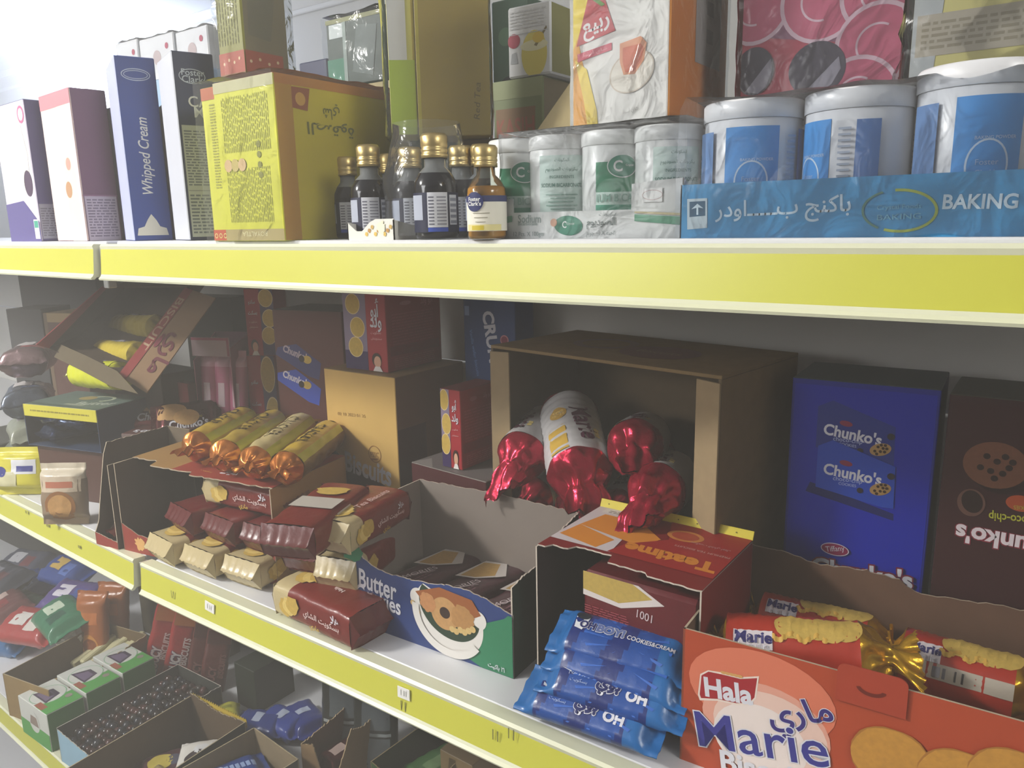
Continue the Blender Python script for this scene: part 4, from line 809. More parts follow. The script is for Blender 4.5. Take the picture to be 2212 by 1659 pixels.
# ---- leaning open carton with yellow packs, left
A,B_,C_,D_=PD(105,752,.66),PD(230,622,.80),PD(405,620,.84),PD(258,818,.66); dep=Vector((-.085,.10,.005))
e=emp('open_carton','dark brown carton tipped on its corner with a red edge, holding yellow biscuit packs','carton',Matrix.Translation(D_))
def board(mb,P,t,o_,i_,ed=None):
    P=[Vector(p) for p in P]; n=(P[1]-P[0]).cross(P[3]-P[0]).normalized()*t; Q=[p+n for p in P]
    mb.face(P[::-1],o_); mb.face(Q,i_)
    for i in range(4): j=(i+1)%4; mb.face([P[i],P[j],Q[j],Q[i]],ed or i_)
mb=MB(); dk=kraft('4c4036'); O=D_
for P in ([A,B_,B_+dep,A+dep],[D_,A,A+dep,D_+dep],[C_,D_,D_+dep,C_+dep],[B_,C_,C_+dep,B_+dep],[A+dep,B_+dep,C_+dep,D_+dep]): board(mb,[p-O for p in P],.002,dk,dk)
mb.build('box_body',e)
mb=MB(); n1=Vector((.02,-.03,.012)); board(mb,[A-O,B_-O,B_+n1*.4-O,A+n1-O],.0015,M('a03a40'),M('a03a40')); mb.build('flap',e)
mb=MB(); P1,P2,P4=PD(257,812,.66),PD(402,622,.82),PD(318,850,.64); P3=P2+P4-P1
u_=(P3-P4); L_=u_.length; u_.normalize(); v_=(P1-P4); H_=v_.length; v_.normalize()
board(mb,[P1-O,P4-O,P3-O,P2-O],.0015,M('7c6248'),M('7c6248')); ff=Fr(mb,P4-O,u_,v_,L_,H_,Matrix.Translation(O)); ff.n.normalize()
ff.k=.0025; ff.poly([(0,.72),(1,.72),(1,1),(0,1)],M('7c2c2c','ink')); ff.text('BISCUIT',(.88,.86),(.30,.86),M('a08a70','ink'),1,.01); ff.text('ماري',(.55,.30),(.15,.30),M('5a2430','ink'),1.6,.03); ff.disc((.42,.62),.013,M('6d2a38','ink'),ry=.009)
mb.build('flap',e)
mb=MB(); q=[PD(118,772,.655),PD(175,800,.63),PD(240,835,.61),PD(300,852,.60),PD(255,822,.655)]; 
for i in range(3): board(mb,[q[i]-O,q[i+1]-O,(q[4] if i==2 else q[i+1]+Vector((-.012,.02,.02)))-O,(q[i]+Vector((-.012,.02,.02)))-O],.0012,kraft('5c5240'),kraft('5c5240'))
mb.build('flap',e)
def yellow_roll(P,Q,r,label,seed,col,name='biscuit_roll'):
    P=Vector(P); Q=Vector(Q); T=axes(P,Q-P); L=(Q-P).length; e=emp(name,label,'biscuit roll',T); rl=Roll(L,r,seed,.002); c=M(col,'wrap'); rl.body(c)
    rl.patch(.25,40,.75,100,M('c9c9d2','wrap')); rl.patch(.28,44,.72,60,M('3a3a7c','wrap'),.0006); rl.text('Marie',.3,78,.7,78,M('2a2a70','ink'),1.2,.02)
    for v in rl.mb.v: v.x+=L/2
    rl.mb.build('wrapper',e)
    for sg,x0 in ((-1,0),(1,L)): m_=MB(); foil_end(m_,x0,r,sg,c,seed+sg,.014,.9,.012); m_.build('wrapper_end',e)
mouth=(A+B_+C_+D_)/4; ce=mouth+dep*.4
yellow_roll(PD(176,806,.70),PD(258,812,.70),.026,'neon yellow biscuit roll lowest in the tipped brown carton',3,'d2d62a')
yellow_roll(PD(226,762,.76),PD(302,768,.76),.026,'yellow and white lettered biscuit roll in the middle of the tipped carton',5,'c9b43c')
yellow_roll(PD(262,706,.82),PD(340,708,.82),.025,'dull yellow biscuit roll deepest in the tipped carton',8,'a08f3c')
# a plain carton that carries it
mz=min((p.z for p in (A,D_,A+dep,D_+dep)))
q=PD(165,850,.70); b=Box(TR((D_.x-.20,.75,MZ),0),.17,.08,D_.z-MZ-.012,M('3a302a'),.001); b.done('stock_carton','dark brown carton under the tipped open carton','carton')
# ---- far left, dark cartons of the next bay
def lbox(A_,uR,y,yaw,d,h,mat,label,sides=None,zb=None,name='stock_carton'):
    T,w,hh=cory(A_,uR,y,yaw,MZ if zb is None else zb); b=Box(T,w,d,hh,mat,.001,sides); return b.done(name,label,'carton') if label else b
b=lbox((12,668),88,.78,28,.10,0,M('3f4044'),'dark grey carton standing at the far left of the middle shelf')
b=lbox((92,676),172,.82,20,.10,0,M('5a3a34'),'',{'+z':M('9c8258')}); f=b.fr('F'); f.rect(0,.93,1,1,M('a08860','ink')); f.rect(0,.0,.1,1,M('6d5a48','ink')); b.done('stock_carton','reddish brown carton with tan lid behind the tipped carton, left','carton')
b=lbox((38,594),205,.93,8,.06,0,M('45464a'),'long dark grey carton at the back left, touching the upper shelf')
b=lbox((395,640),498,.93,10,.06,0,M('44463c'),'dark olive carton at the back behind the tipped carton flap')
# ---- navy and green box with torn front
T,w,h=cory((48,872),207,.60,14,MZ); hb=.078; T=TR(T.translation+Vector((0,0,h-hb)),14); dd=.115
e=emp('display_box','low green and navy box with torn yellow front edge and dark foil packs','box',T); mb=MB(); g_=M('4c5c50'); nv=M('2c3a54')
mb.wall((0,dd),(0,0),0,[(0,hb),(1,hb)],.0015,nv,M('2a2c34'),nv); mb.wall((w,0),(w,dd),0,[(0,hb),(1,hb)],.0015,M('2f3448'),M('2a2c34'),nv); mb.wall((w,dd),(0,dd),0,[(0,hb),(1,hb)],.0015,nv,M('2a2c34'),nv); mb.box((0,0,0),(w,dd,.0015),nv,.0002); mb.box((0,.004,hb-.0015),(w,dd,hb),g_,.0003)
f=Fr(mb,(0,.004,hb),(1,0,0),(0,1,0),w,dd-.004,T); f.poly([(.0,.12),(1,.02),(1,1),(0,1)],M('5a6a64','ink')); f.ring((.62,.62),.028,.006,M('b9c0a8','ink'),ry=.022,a0=-60,a1=170); f.disc((.45,.6),.018,M('9a8a5a','ink'),ry=.014); f.text('Butter',(.55,.25),(.95,.42),M('a9b0a8','ink'),1.1,.02); f.rect(.45,.12,.7,.2,M('8d9488','ink')); mb.build('box_body',e)
mb=MB(); mb.wall((0,0),(w,0),hb-.022,[(0,hb),(1,hb)],.0012,M('c9c040'),M('c9c040'),M('d9d2b0')); 
rnd=random.Random(5); fl_=[]
f=Fr(mb,(0,0,hb-.022),(1,0,0),(0,0,1),w,.022,T); f.lines(.1,.45,.9,.7,1,M('8a8030','ink'),fill=.5); mb.build('torn_flap',e)
for i,(dx,dz,sd) in enumerate(((.30,.004,1),(.55,.030,2),(.35,.033,3))):
    fl=Flow(.12,.07,.026,seed=40+i,wr=.004); fl.build_body(M('2f3a58','foil')); fl.patch(.1,.2,.5,.8,M('4a5670','foil')); fl.patch(.2,.4,.35,.6,M('b9c2cc','foil'),.0006)
    tag(fl.mb.build('foil_pack',None,T@TR((w*dx,.052,dz+.004),70 if i!=1 else 95)),('crumpled dark blue foil pack at the bottom of the torn green and navy box','crumpled dark blue foil pack at the right in the torn green and navy box','crumpled dark blue foil pack on top in the torn green and navy box')[i],'pack')
zb_=T.translation.z
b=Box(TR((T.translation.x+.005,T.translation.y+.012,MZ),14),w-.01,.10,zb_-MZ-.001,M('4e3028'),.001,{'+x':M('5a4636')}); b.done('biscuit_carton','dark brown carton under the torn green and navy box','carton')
# ---- pouches by the left rail
def stand(fl,name,label,cat,P,yaw,tilt,grp=None,roll=0):
    """stand a flow pack upright: long axis up, top surface to the viewer"""
    T=Matrix.Translation(Vector(P))@Matrix.Rotation(R(yaw),4,'Z')@Matrix.Rotation(R(tilt),4,'X')@Matrix.Rotation(R(roll),4,'Y')@Matrix(((0,-1,0,0),(0,0,-1,fl.H/2),(1,0,0,fl.L/2),(0,0,0,1)))
    return tag(fl.mb.build(name,None,T),label,cat,grp)
fl=Flow(.105,.075,.034,seed=51,wr=.004); fl.build_body(lambda a,b:M('8a7660','wrap') if a<.75 else M('c8bda8','wrap')); fl.patch(.55,.05,.8,.95,M('c9b8a0','wrap')); fl.disc(.32,.5,.026,M('8a5c30','ink')); fl.disc(.32,.5,.020,M('b98a4c','biscuit'),.0007); fl.patch(.62,.2,.72,.8,M('b06a50','ink'),.0006)
p=PZ(128,1138,MZ); stand(fl,'cookie_pouch','brown and cream cookie pouch leaning at the left rail','pouch',(p.x,p.y+.012,MZ+.001),35,-8)
fl=Flow(.09,.10,.045,seed=52,wr=.004); fl.build_body(M('cfc638','wrap')); fl.patch(.45,.15,.75,.6,M('d9dadf','wrap')); fl.patch(.5,.2,.62,.5,M('2c3484','wrap'),.0006); fl.patch(.2,.5,.5,.9,M('c8c39a','wrap')); fl.disc(.5,.8,.010,M('2c3484','ink'))
p=PZ(40,1072,MZ); stand(fl,'biscuit_pouch','yellow biscuit pouch with white and blue print at the far left rail','pouch',(p.x,p.y+.01,MZ+.001),35,-12)
for i,(u,v,y,c,lab) in enumerate(((18,760,.66,'8d7478','pinkish foil pack on top of the heap at the left edge'),(15,850,.63,'5a6270','dark grey foil pack in the middle of the heap at the left edge'),(25,925,.61,'8c9080','pale green pack in the heap at the left edge'),(20,975,.60,'6a7068','dull green pack lowest in the heap at the left edge'))):
    fl=Flow(.15,.085,.06,seed=60+i,wr=.005); fl.build_body(M(c,'foil' if i<2 else 'wrap')); fl.patch(.2,.2,.5,.6,M('c9c4c4','wrap')); fl.patch(.55,.4,.7,.9,M('8c3a40' if i!=1 else '3a4a6a','wrap')); fl.patch(.3,.65,.5,.85,M('d8d8d4','wrap'))
    p=PY(u,v,y); tag(fl.mb.build('snack_pack',None,TR((p.x-.03,p.y+.05,p.z-.055),-35+8*i)),lab,'pack')
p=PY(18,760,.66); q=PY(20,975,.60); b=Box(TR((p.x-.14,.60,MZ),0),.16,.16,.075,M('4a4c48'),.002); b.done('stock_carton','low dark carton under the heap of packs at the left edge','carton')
# ---- tea biscuit carton with torn front
P=PY(583,1058,.615); A_=PZ(245,1002,P.z); d=P-A_; T=TR((A_.x,A_.y,MZ),math.degrees(math.atan2(d.y,d.x))); w=d.length; h=P.z-MZ; dd=.165
e=emp('open_carton','torn open carton of tea biscuit packs with a red lid, at the left rail','carton',T); dkb=kraft('4e4038'); tn=M('a07c4a'); rd=M('923a30')
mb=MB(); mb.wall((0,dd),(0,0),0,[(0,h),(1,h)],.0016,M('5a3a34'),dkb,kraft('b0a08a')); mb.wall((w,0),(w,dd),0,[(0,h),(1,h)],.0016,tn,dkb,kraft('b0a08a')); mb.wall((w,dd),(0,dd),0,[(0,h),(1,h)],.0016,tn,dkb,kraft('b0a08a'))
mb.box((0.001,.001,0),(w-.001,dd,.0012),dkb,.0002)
mb.wall((0,0),(w,0),0,[(0,.045),(.12,.03),(.3,.022),(.34,.004),(.9,.004),(.95,.02),(1,.05)],.0014,rd,dkb,kraft('b0a08a'),.0012,4,44)
f=Fr(mb,(0,0,0),(1,0,0),(0,0,1),w,.045,T); f.disc((.12,.35),.010,M('d8a868','ink'),jag=.25); f.text('12',(.2,.4),(.25,.4),M('d8c0b0','ink'),1.2); mb.build('box_body',e)
mb=MB(); rnd=random.Random(8); xs=[i/40 for i in range(41)]; lo=.38
top=[]; 
def yl(x): return (.035 if x<.18 else .014 if x<.5 else .004)+rnd.uniform(-.002,.002)
ys=[yl(x) for x in xs]
for i in range(40):
    a,b2=xs[i]*w,xs[i+1]*w
    mb.face([(a,ys[i],h+.001),(b2,ys[i+1],h+.001),(b2,dd,h+.001),(a,dd,h+.001)],rd if i>13 else tn); mb.face([(a,ys[i],h-.0008),(a,dd,h-.0008),(b2,dd,h-.0008),(b2,ys[i+1],h-.0008)],dkb); mb.face([(a,ys[i],h-.0008),(b2,ys[i+1],h-.0008),(b2,ys[i+1],h+.001),(a,ys[i],h+.001)],kraft('b0a08a'))
f=Fr(mb,(0,0,h+.001),(1,0,0),(0,1,0),w,dd,T); f.text('هلا',(.62,.22),(.72,.2),W_,1.1,.03); f.text('بسكويت',(.5,.16),(.58,.14),M('d8b05a','ink'),.8); mb.build('lid',e)
Tc,wc,hc=T,w,h
# carton behind / left, with red packs on it
T0=TR((A_.x-.062,A_.y-.012,MZ),math.degrees(math.atan2(d.y,d.x))-4); h0=h+.018; e=emp('open_carton','narrow grey brown carton torn open in front, left of the red lidded carton','carton',T0)
mb=MB(); mb.wall((0,.15),(0,0),0,[(0,h0),(.75,h0),(.8,h0*.9),(.95,.035),(1,.02)],.0016,M('4a4038'),dkb,kraft('b8aa94'),.001,6,36); mb.wall((.056,0),(.056,.15),0,[(0,h0-.02),(1,h0-.02)],.0016,dkb,dkb,kraft('b8aa94')); mb.wall((.056,.15),(0,.15),0,[(0,h0),(1,h0)],.0016,dkb,kraft('6d6050'),kraft('b8aa94')); mb.wall((0,0),(.056,0),0,[(0,.02),(.3,.018),(1,.012)],.0014,rd,dkb,kraft('b8aa94'),.0008,7,20); mb.box((.001,.001,0),(.055,.149,.0012),dkb,.0002); mb.build('box_body',e)
fl=Flow(.08,.04,.03,seed=71); fl.build_body(M('5a2420','wrap')); fl.disc(.3,.5,.012,bisc); tag(fl.mb.build('biscuit_pack',None,T0@TR((.028,.05,.003),80)),'small dark red pack with a biscuit, at the bottom of the narrow grey brown carton','pack')
# red pouches above
sup=PY(250,985,.70)
b=Box(TR((sup.x-.06,.782,MZ),0),.19,.015,.21,M('57201f'),.001); f=b.fr('F'); f.rect(0,.8,1,1,M('7a2c2c','ink')); b.done('biscuit_carton','dark red carton behind the torn cartons at the left','carton'); zs=MZ+.211
def cpouch(u,v,y,yaw,rx,L,W,label,seed,col='7a2026',bx=.35,tx="Chunko's",zz=None):
    fl=Flow(L,W,.03,seed=seed,wr=.003); fl.build_body(M(col,'foil')); fl.disc(bx,.62,.026,M('b58c54','biscuit'),ry=.02); fl.disc(bx+.2,.4,.022,M('c89c5c','biscuit'),.0007,ry=.017); fl.text(tx,.25,.2,.8,.22,W_,1.2,.03); fl.text('choco',.55,.38,.72,.4,M('c9b53a','ink'),1)
    p=PY(u,v,y); tag(fl.mb.build('cookie_pouch',None,TR(p,yaw,rx)),label,'pouch')
cpouch(243,945,.74,12,22,.16,.085,'glossy red pouch lying at the left of the red cookie pouches',81,'8a2430')
cpouch(352,905,.775,40,28,.13,.08,'glossy red cookie pouch with biscuits pictured, behind the golden cracker packs',82,'7c2028')
cpouch(405,915,.77,58,40,.12,.07,'dark red cookie pouch with white lettering just left of the golden cracker packs',83,'5a2226',.3)
# brown chunko box between
T,w,h_=cory((265,968),385,.665,24,MZ+hc+.0); b=Box(TR(Vector((T.translation.x,T.translation.y,MZ+.118)),24),.11,.06,T.translation.z and max(.02,PY(265,968,.665).z-MZ-.118),M('4c2624'),.001,{'-y':M('6d5c58')}); f=b.fr('T'); f.disc((.6,.62),.018,bisc,ry=.012); f.text("Chunko's",(.9,.3),(.1,.3),W_,1.0,.03); f.text('choco',(.85,.6),(.7,.62),M('c9b53a','ink'),1); b.done('cookie_box','flat brown cookie box with upside down lettering beside the golden cracker packs','box')
# ---- golden cracker packs on the lid
gold=M('c9a032','foil'); ora=M('d08038','foil'); lime=M('c2c43a','wrap')
zl=MZ+hc+.002
def cracker(F,B,label,seed,side=None,top='c9a83c',txt=True):
    F=PZ(*F,zl+.024); B=PZ(*B,zl+.026); d=B-F; d.z=0; L=d.length; T=axes(Vector((F.x,F.y,zl+.0245)),d); e=emp('cracker_pack',label,'pack',T,None)
    rl=Roll(L,.024,seed,.002); sidec=M(side or 'b08c34','wrap'); tc=M(top,'wrap')
    rl.body(lambda a,b:tc if 40<b*360<130 else (lime if 130<=b*360<165 or b*360<18 else sidec))
    rl.text('CRACKER',.85,88,.3,88,M('4a3c14','ink'),1.1,.02); 
    if side:
        for i in range(5): rl.patch(.15,-50+11*i,.85,-46+11*i,M('8c6a30','ink'),.0004,6)
    for v in rl.mb.v: v.x+=L/2; v.y*=1.02; v.z*=.98
    rl.mb.build('wrapper',e)
    for sg,x0 in ((-1,0),(1,L)):
        m_=MB(); foil_end(m_,x0,.024,sg,ora if sg<0 else gold,seed*5+sg,.026,.95,.016); m_.build('foil_end',e)
cracker((425,965),(528,905),'golden cracker pack, leftmost of those on the red lid',1)
cracker((487,985),(590,912),'golden cracker pack, second from the left on the red lid',2,None,'c2a544')
cracker((552,1000),(652,920),'golden cracker pack with a pale lettered top, third from the left on the red lid',3,None,'d6c48c')
cracker((620,1012),(712,938),'golden cracker pack with lime edge and brown side, rightmost on the red lid',4,'7a5c30')
# ---- tea biscuit packs
bur=M('74241f','wrap'); bei=M('bfae82','wrap'); burd=M('5c1c1c','wrap'); crk=M('c9a84e','biscuit')
def hala(T,L,W,H,label,grp=None,beige=1,flip=False,seed=1,txt=True,sil=False,top='74241f'):
    """brick pack along local x, beige end at low x"""
    e=emp('tea_biscuit_pack',label,'pack',T,grp); mb=MB(); bt=M(top,'wrap')
    nb=int(1)
    def sh(u,v):
        x=u*L; th=2*PI*v; c,s_=math.cos(th),math.sin(th); p=.38
        y=W/2*sgnp(c,p); z=H/2*sgnp(s_,p); k=noise.noise(Vector((x*45+seed*5,y*45,z*45)))*.0012
        return (x,y+k,z+H/2+k)
    bl=.2 if beige else 0
    mb.grid(sh,20,32,lambda a,b:bei if a<bl else bt,closev=True,smooth=True)
    fT=Fr(mb,(0,-W/2,H),(1,0,0),(0,1,0),L,W,T); fF=Fr(mb,(0,-W/2,0),(1,0,0),(0,0,1),L,H,T); fT.k=fF.k=.0016
    for f,wd_ in ((fT,W),(fF,H)):
        if beige: 
            for j in range(3): f.disc((.17+.05*j,.45+.07*j),min(wd_*.26,.014),crk if j!=1 else bisc2,ry=wd_*.26,jag=.18,n=14)
        else: f.disc((.78,.5),min(wd_*.32,.014),crk,jag=.2,n=14,ry=wd_*.33)
        if sil: f.rect(.36,.08,.6,.92,M('b9b2a8','ink'))
    if txt:
        if flip: fT.text('Hala',(.66,.42),(.54,.42),M('d8c4c0','ink'),.9,.03); fT.text('Tea Biscuits',(.9,.66),(.42,.66),M('d0b0ac','ink'),1,.01,.3)
        else: fT.text('Hala',(.34,.62),(.5,.62),M('d8c4c0','ink'),.9,.03); fT.text('Tea Biscuits',(.34,.32),(.88,.32),M('d0b0ac','ink'),1,.01,.3)
        fF.text('هلا',(.78,.72),(.88,.72),W_,1.1,.03); fF.text('بسكويت الشاي',(.42,.50),(.88,.46),M('e0c8c4','ink'),.9,.015); fF.text('ماري',(.5,.22),(.62,.2),M('c9a84a','ink'),.9,.02)
    mb.build('wrapper',e)
    # folded and crimped ends
    for x0,sg,m_ in ((0,-1,bei if beige else burd),(L,1,burd)):
        mb=MB()
        def en(u,v):
            y=(v-.5)*W*(.98-.12*u); z=H/2+(H*.46*(1-u)**1.3)*math.copysign(1,1); q=u
            return (x0+sg*(.014*q+.001*math.sin(v*60)*q),y,H/2+H*.46*(1-q)**1.5+.0006*math.sin(v*70))
        def en2(u,v):
            y=(v-.5)*W*(.98-.12*u); q=u; return (x0+sg*(.014*q+.001*math.sin(v*60)*q),y,H/2-H*.46*(1-q)**1.5+.0006*math.sin(v*70))
        mb.grid(en,6,16,m_); mb.grid(en2,6,16,m_)
        for s2 in (-1,1): mb.face([(x0,s2*W*.49,H*.04),(x0+sg*.012,s2*W*.43,H/2),(x0,s2*W*.49,H*.96)],m_)
        mb.build('folded_end',e)
    return e
a=PZ(596,1331,MZ); b_=PZ(758,1411,MZ); dv=b_-a; yw=math.degrees(math.atan2(dv.y,dv.x)); L=dv.length; Wd=.082; H=.046
hala(TR(a,yw)@TR((0,Wd/2,.001)),L,Wd,H,'single tea biscuit pack lying alone on the bare shelf at the rail',flip=True,seed=3)
# packs in and before the torn carton: placed in its frame
Hh=.040
def hin(x,y,z,yaw,label,rx=0,ry=0,grp=None,**k):
    t_=k.pop('top','74241f'); return hala(Tc@TR((x,y,z),yaw,rx,ry),k.pop('L',.13),k.pop('W',.072),k.pop('H',Hh),label,grp,top=t_,**k)
hin(.10,-.012,.003,75,'tea biscuit pack with beige end over the rail, leftmost of the row',seed=11)
hin(.185,-.020,.003,80,'tea biscuit pack with beige end over the rail, middle of the bottom row',seed=12)
hin(.268,-.022,.003,84,'tea biscuit pack with beige end over the rail, rightmost of the row',seed=13)
hin(.12,.012,.045,72,'tea biscuit pack lying on the left of the bottom row, with beige end turned inward',seed=14,beige=0,top='6c2020')
hin(.205,.004,.045,78,'tea biscuit pack lying on the middle of the bottom row inside the torn carton',seed=15,beige=0,top='742424')
hin(.285,.0,.045,83,'tea biscuit pack lying on the right of the bottom row inside the torn carton',seed=16,beige=0,top='6a1e20')
hin(.155,.060,.088,-4,'tea biscuit pack lying crosswise on top of the others inside the torn carton',seed=17,L=.145,H=.040,W=.06)
# right of the torn carton
def hpx(F,B,z,label,W=.07,H=.042,**k):
    a=PZ(*F,z+H); b=PZ(*B,z+H); d=b-a; d.z=0; return hala(axes(Vector((a.x,a.y,z)),d),d.length,W,H,label,**k)
zr=-.375
hpx((620,1132),(745,1045),zr,'tea biscuit pack lying beside the torn carton, left of the pair with cracker print',seed=21,beige=0,sil=True,txt=False)
hpx((705,1120),(835,1052),zr-.008,'tea biscuit pack with creased beige end, right of the pair beside the carton',seed=22,sil=False)
for i,(F,lab) in enumerate((((640,1190),'dark burgundy tea biscuit pack under the cracker printed pair, end facing out'),((712,1215),'tea biscuit pack with pale crimped end, lowest beside the blue and green box'))):
    a=PZ(*F,zr-.06+.03); hala(axes(Vector((a.x,a.y+.01,MZ+.05 if i==0 else MZ+.04)),(-.25,1,0)),.13,.06,.045,lab,seed=23+i,beige=i,txt=False)
for i,u in enumerate((648,716)):
    a=PZ(u,1290,MZ); hala(axes(Vector((a.x-.02,a.y+.055,MZ+.001)),(-.25,1,0)),.125,.062,.04,'tea biscuit pack lying between the torn carton and the butter cookie box','bottom packs beside the torn carton',seed=26+i,beige=1,txt=False)
# ---- blue and green butter cookie box
a=PZ(752,1338,MZ); b_=PZ(1110,1467,MZ); dv=b_-a; yw=math.degrees(math.atan2(dv.y,dv.x)); w=dv.length; T=TR(a,yw); hL=.118; ddp=.165
bl=M('2b4078'); gn=M('2f7a56'); dg=M('20352c'); inn=M('8a8078'); tear=M('c8bcae','kraft')
hL=.142; ddp=.150
_q=Fr(MB(),(0,0,0),(1,0,0),(0,0,1),w,hL,T)
pf=[_q.p(p) for p in ((737,1105),(748,1145),(763,1180),(785,1207),(815,1230),(850,1243),(885,1252),(925,1260),(960,1264),(1000,1272),(1040,1290),(1075,1310),(1098,1327))]
pf=[(max(0,min(1,x/w)),z) for x,z in pf]; pf[0]=(0,hL); pf[-1]=(1,pf[-1][1])
o=Open(T,w,ddp,hL,{'F':bl,'R':dg,'K':gn,'L':M('2c5a5c')},inn,tear,{'F':pf,'R':[(0,pf[-1][1]+.032),(.15,pf[-1][1]+.036),(.4,.112),(.55,.130),(1,hL)],'K':[(0,hL),(.5,hL+.003),(1,hL)],'L':[(0,hL),(1,hL)]},.0018,.0010,9)
f=o.fr('F')
def fp(l): return [(a_,b2) for a_,b2 in l]
f.poly([(737,1105),(750,1135),(762,1160),(745,1160)],M('c8cf3a','ink')); f.poly([(737,1150),(760,1160),(785,1195),(778,1210),(760,1215),(740,1205)],M('2f8a62','ink'))
f.poly([(1010,1420),(1060,1360),(1098,1330),(1112,1335),(1112,1468),(1040,1440)],M('35805c','ink')); f.poly([(1030,1350),(1112,1335),(1112,1470),(1040,1441),(1003,1415)],M('35805c','ink'))
f.text('Butter',(776,1246),(857,1279),W_,1.45,.02); f.text('Cookies',(770,1275),(866,1312),W_,1.35,.02)
f.disc((968,1335),.050,M('e2ded8','ink'),ry=.044,rot=-18,a0=150,a1=395,n=40); f.disc((904,1290),.012,M('e2ded8','ink')); f.disc((1033,1340),.0115,M('e2ded8','ink')); f.disc((970,1316),.044,M('2b4030','ink'),ry=.036,rot=-18,a0=165,a1=370,n=30); f.poly([(898,1276),(950,1268),(1020,1296),(1040,1330),(1010,1340),(985,1352),(940,1330)],M('9a5c34','ink')); f.disc((962,1325),.020,M('c99a62','biscuit'),ry=.020); f.disc((962,1323),.0075,M('3a2a24','ink'),ry=.007); f.disc((1000,1335),.016,M('bb8a52','biscuit'),jag=.1); f.disc((925,1300),.012,M('c58a58','biscuit'),jag=.1)
for i in range(6): f.disc((978+9*i,1358+((i*5)%8)),.004,M('d8b878','biscuit'))
for i in range(5): f.disc((893+3*i,1300+5*i),.0032,M('d0b074','ink'))
f.text('١٢ باكيت',(1056,1433),(1092,1448),W_,1.2,.02)
# ring-shaped saucer rim in white
f.ring((968,1335),.052,.010,M('e2ded8','ink'),ry=.047,rot=-18,a0=190,a1=345)
g=o.fr('R'); g.rect(.0,.0,.95,.5,M('20352c','ink'))
To=T; o.done('display_box','open blue and green butter cookie box with torn front, centre of the middle shelf','box')
mar=M('4a2630','wrap'); 
def memo(x,y,yaw,label,seed,z=.004,ry=0,L=.135):
    T_=To@TR((x,y,z),yaw,0,ry); e=emp('tea_biscuit_pack',label,'pack',T_); mb=MB(); W,H=.058,.045
    def sh(u,v):
        th=2*PI*v; c,s_=math.cos(th),math.sin(th); k=noise.noise(Vector((u*6+seed,c*2,s_*2)))*.001; return (u*L,W/2*sgnp(c,.4)+k,H/2+H/2*sgnp(s_,.4)+k)
    mb.grid(sh,18,28,mar,closev=True); f=Fr(mb,(0,-W/2,H),(1,0,0),(0,1,0),L,W,T_); f.k=.0014
    f.poly([(.48,.98),(.56,.55),(.72,.2),(.78,.1),(.98,.5),(.9,.98)],M('cfc8c2','ink')); f.poly([(.52,.9),(.58,.58),(.72,.3),(.93,.6),(.86,.95)],M('bf9a58','biscuit'))
    f.text('MEMORIES',(.08,.66),(.56,.40),M('d8ccd0','ink'),.9,.0); f.poly([(.1,.5),(.3,.52),(.5,.28),(.5,.3),(.31,.55),(.1,.53)],M('c9b8bc','ink')); f.lines(.12,.2,.45,.4,2,M('8a6670','ink'),fill=.3)
    mb.build('wrapper',e)
    for x0,sg in ((0,-1),(L,1)):
        mb=MB(); mb.grid(lambda u,v:(x0+sg*(.010*u),(v-.5)*W*.95,H/2+H*.46*(1-u)**1.5),5,12,mar); mb.grid(lambda u,v:(x0+sg*(.010*u),(v-.5)*W*.95,H/2-H*.46*(1-u)**1.5),5,12,mar); mb.build('folded_end',e)
memo(.052,.020,80,'maroon tea biscuit pack, leftmost in the butter cookie box',1); memo(.122,.018,80,'maroon tea biscuit pack in the middle of the butter cookie box',2); memo(.192,.016,80,'maroon tea biscuit pack at the right in the butter cookie box',3)
# ---- maroon tea biscuit carton, upside down, torn front
P=PY(1157,1180,.622); T=TR((P.x,P.y,MZ),-.9); h=P.z-MZ; w=.182; dd=.135
e=emp('tea_biscuit_carton','upside down maroon and orange tea biscuit carton with ragged front opening','carton',T); mr=M('7a1c1e'); dk2=M('231a1c')
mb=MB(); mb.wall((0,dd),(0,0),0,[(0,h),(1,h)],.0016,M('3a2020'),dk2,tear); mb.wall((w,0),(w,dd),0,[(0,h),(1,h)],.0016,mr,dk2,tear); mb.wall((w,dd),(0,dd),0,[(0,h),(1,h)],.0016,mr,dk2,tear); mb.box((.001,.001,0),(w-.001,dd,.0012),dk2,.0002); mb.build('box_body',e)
mb=MB(); rnd=random.Random(3); n=40
def yy_(x): return (.004+.0 if x<.06 else .012 if x<.2 else .022 if x<.45 else .006 if x<.7 else -.004+.004)+rnd.uniform(-.001,.001)
ys=[yy_(i/n) for i in range(n+1)]
for i in range(n):
    a0,a1=i/n*w,(i+1)/n*w; mb.face([(a0,ys[i],h+.0012),(a1,ys[i+1],h+.0012),(a1,dd,h+.0012),(a0,dd,h+.0012)],mr); mb.face([(a0,ys[i],h-.0004),(a0,dd,h-.0004),(a1,dd,h-.0004),(a1,ys[i+1],h-.0004)],dk2); mb.face([(a0,ys[i],h-.0004),(a1,ys[i+1],h-.0004),(a1,ys[i+1],h+.0012),(a0,ys[i],h+.0012)],tear)
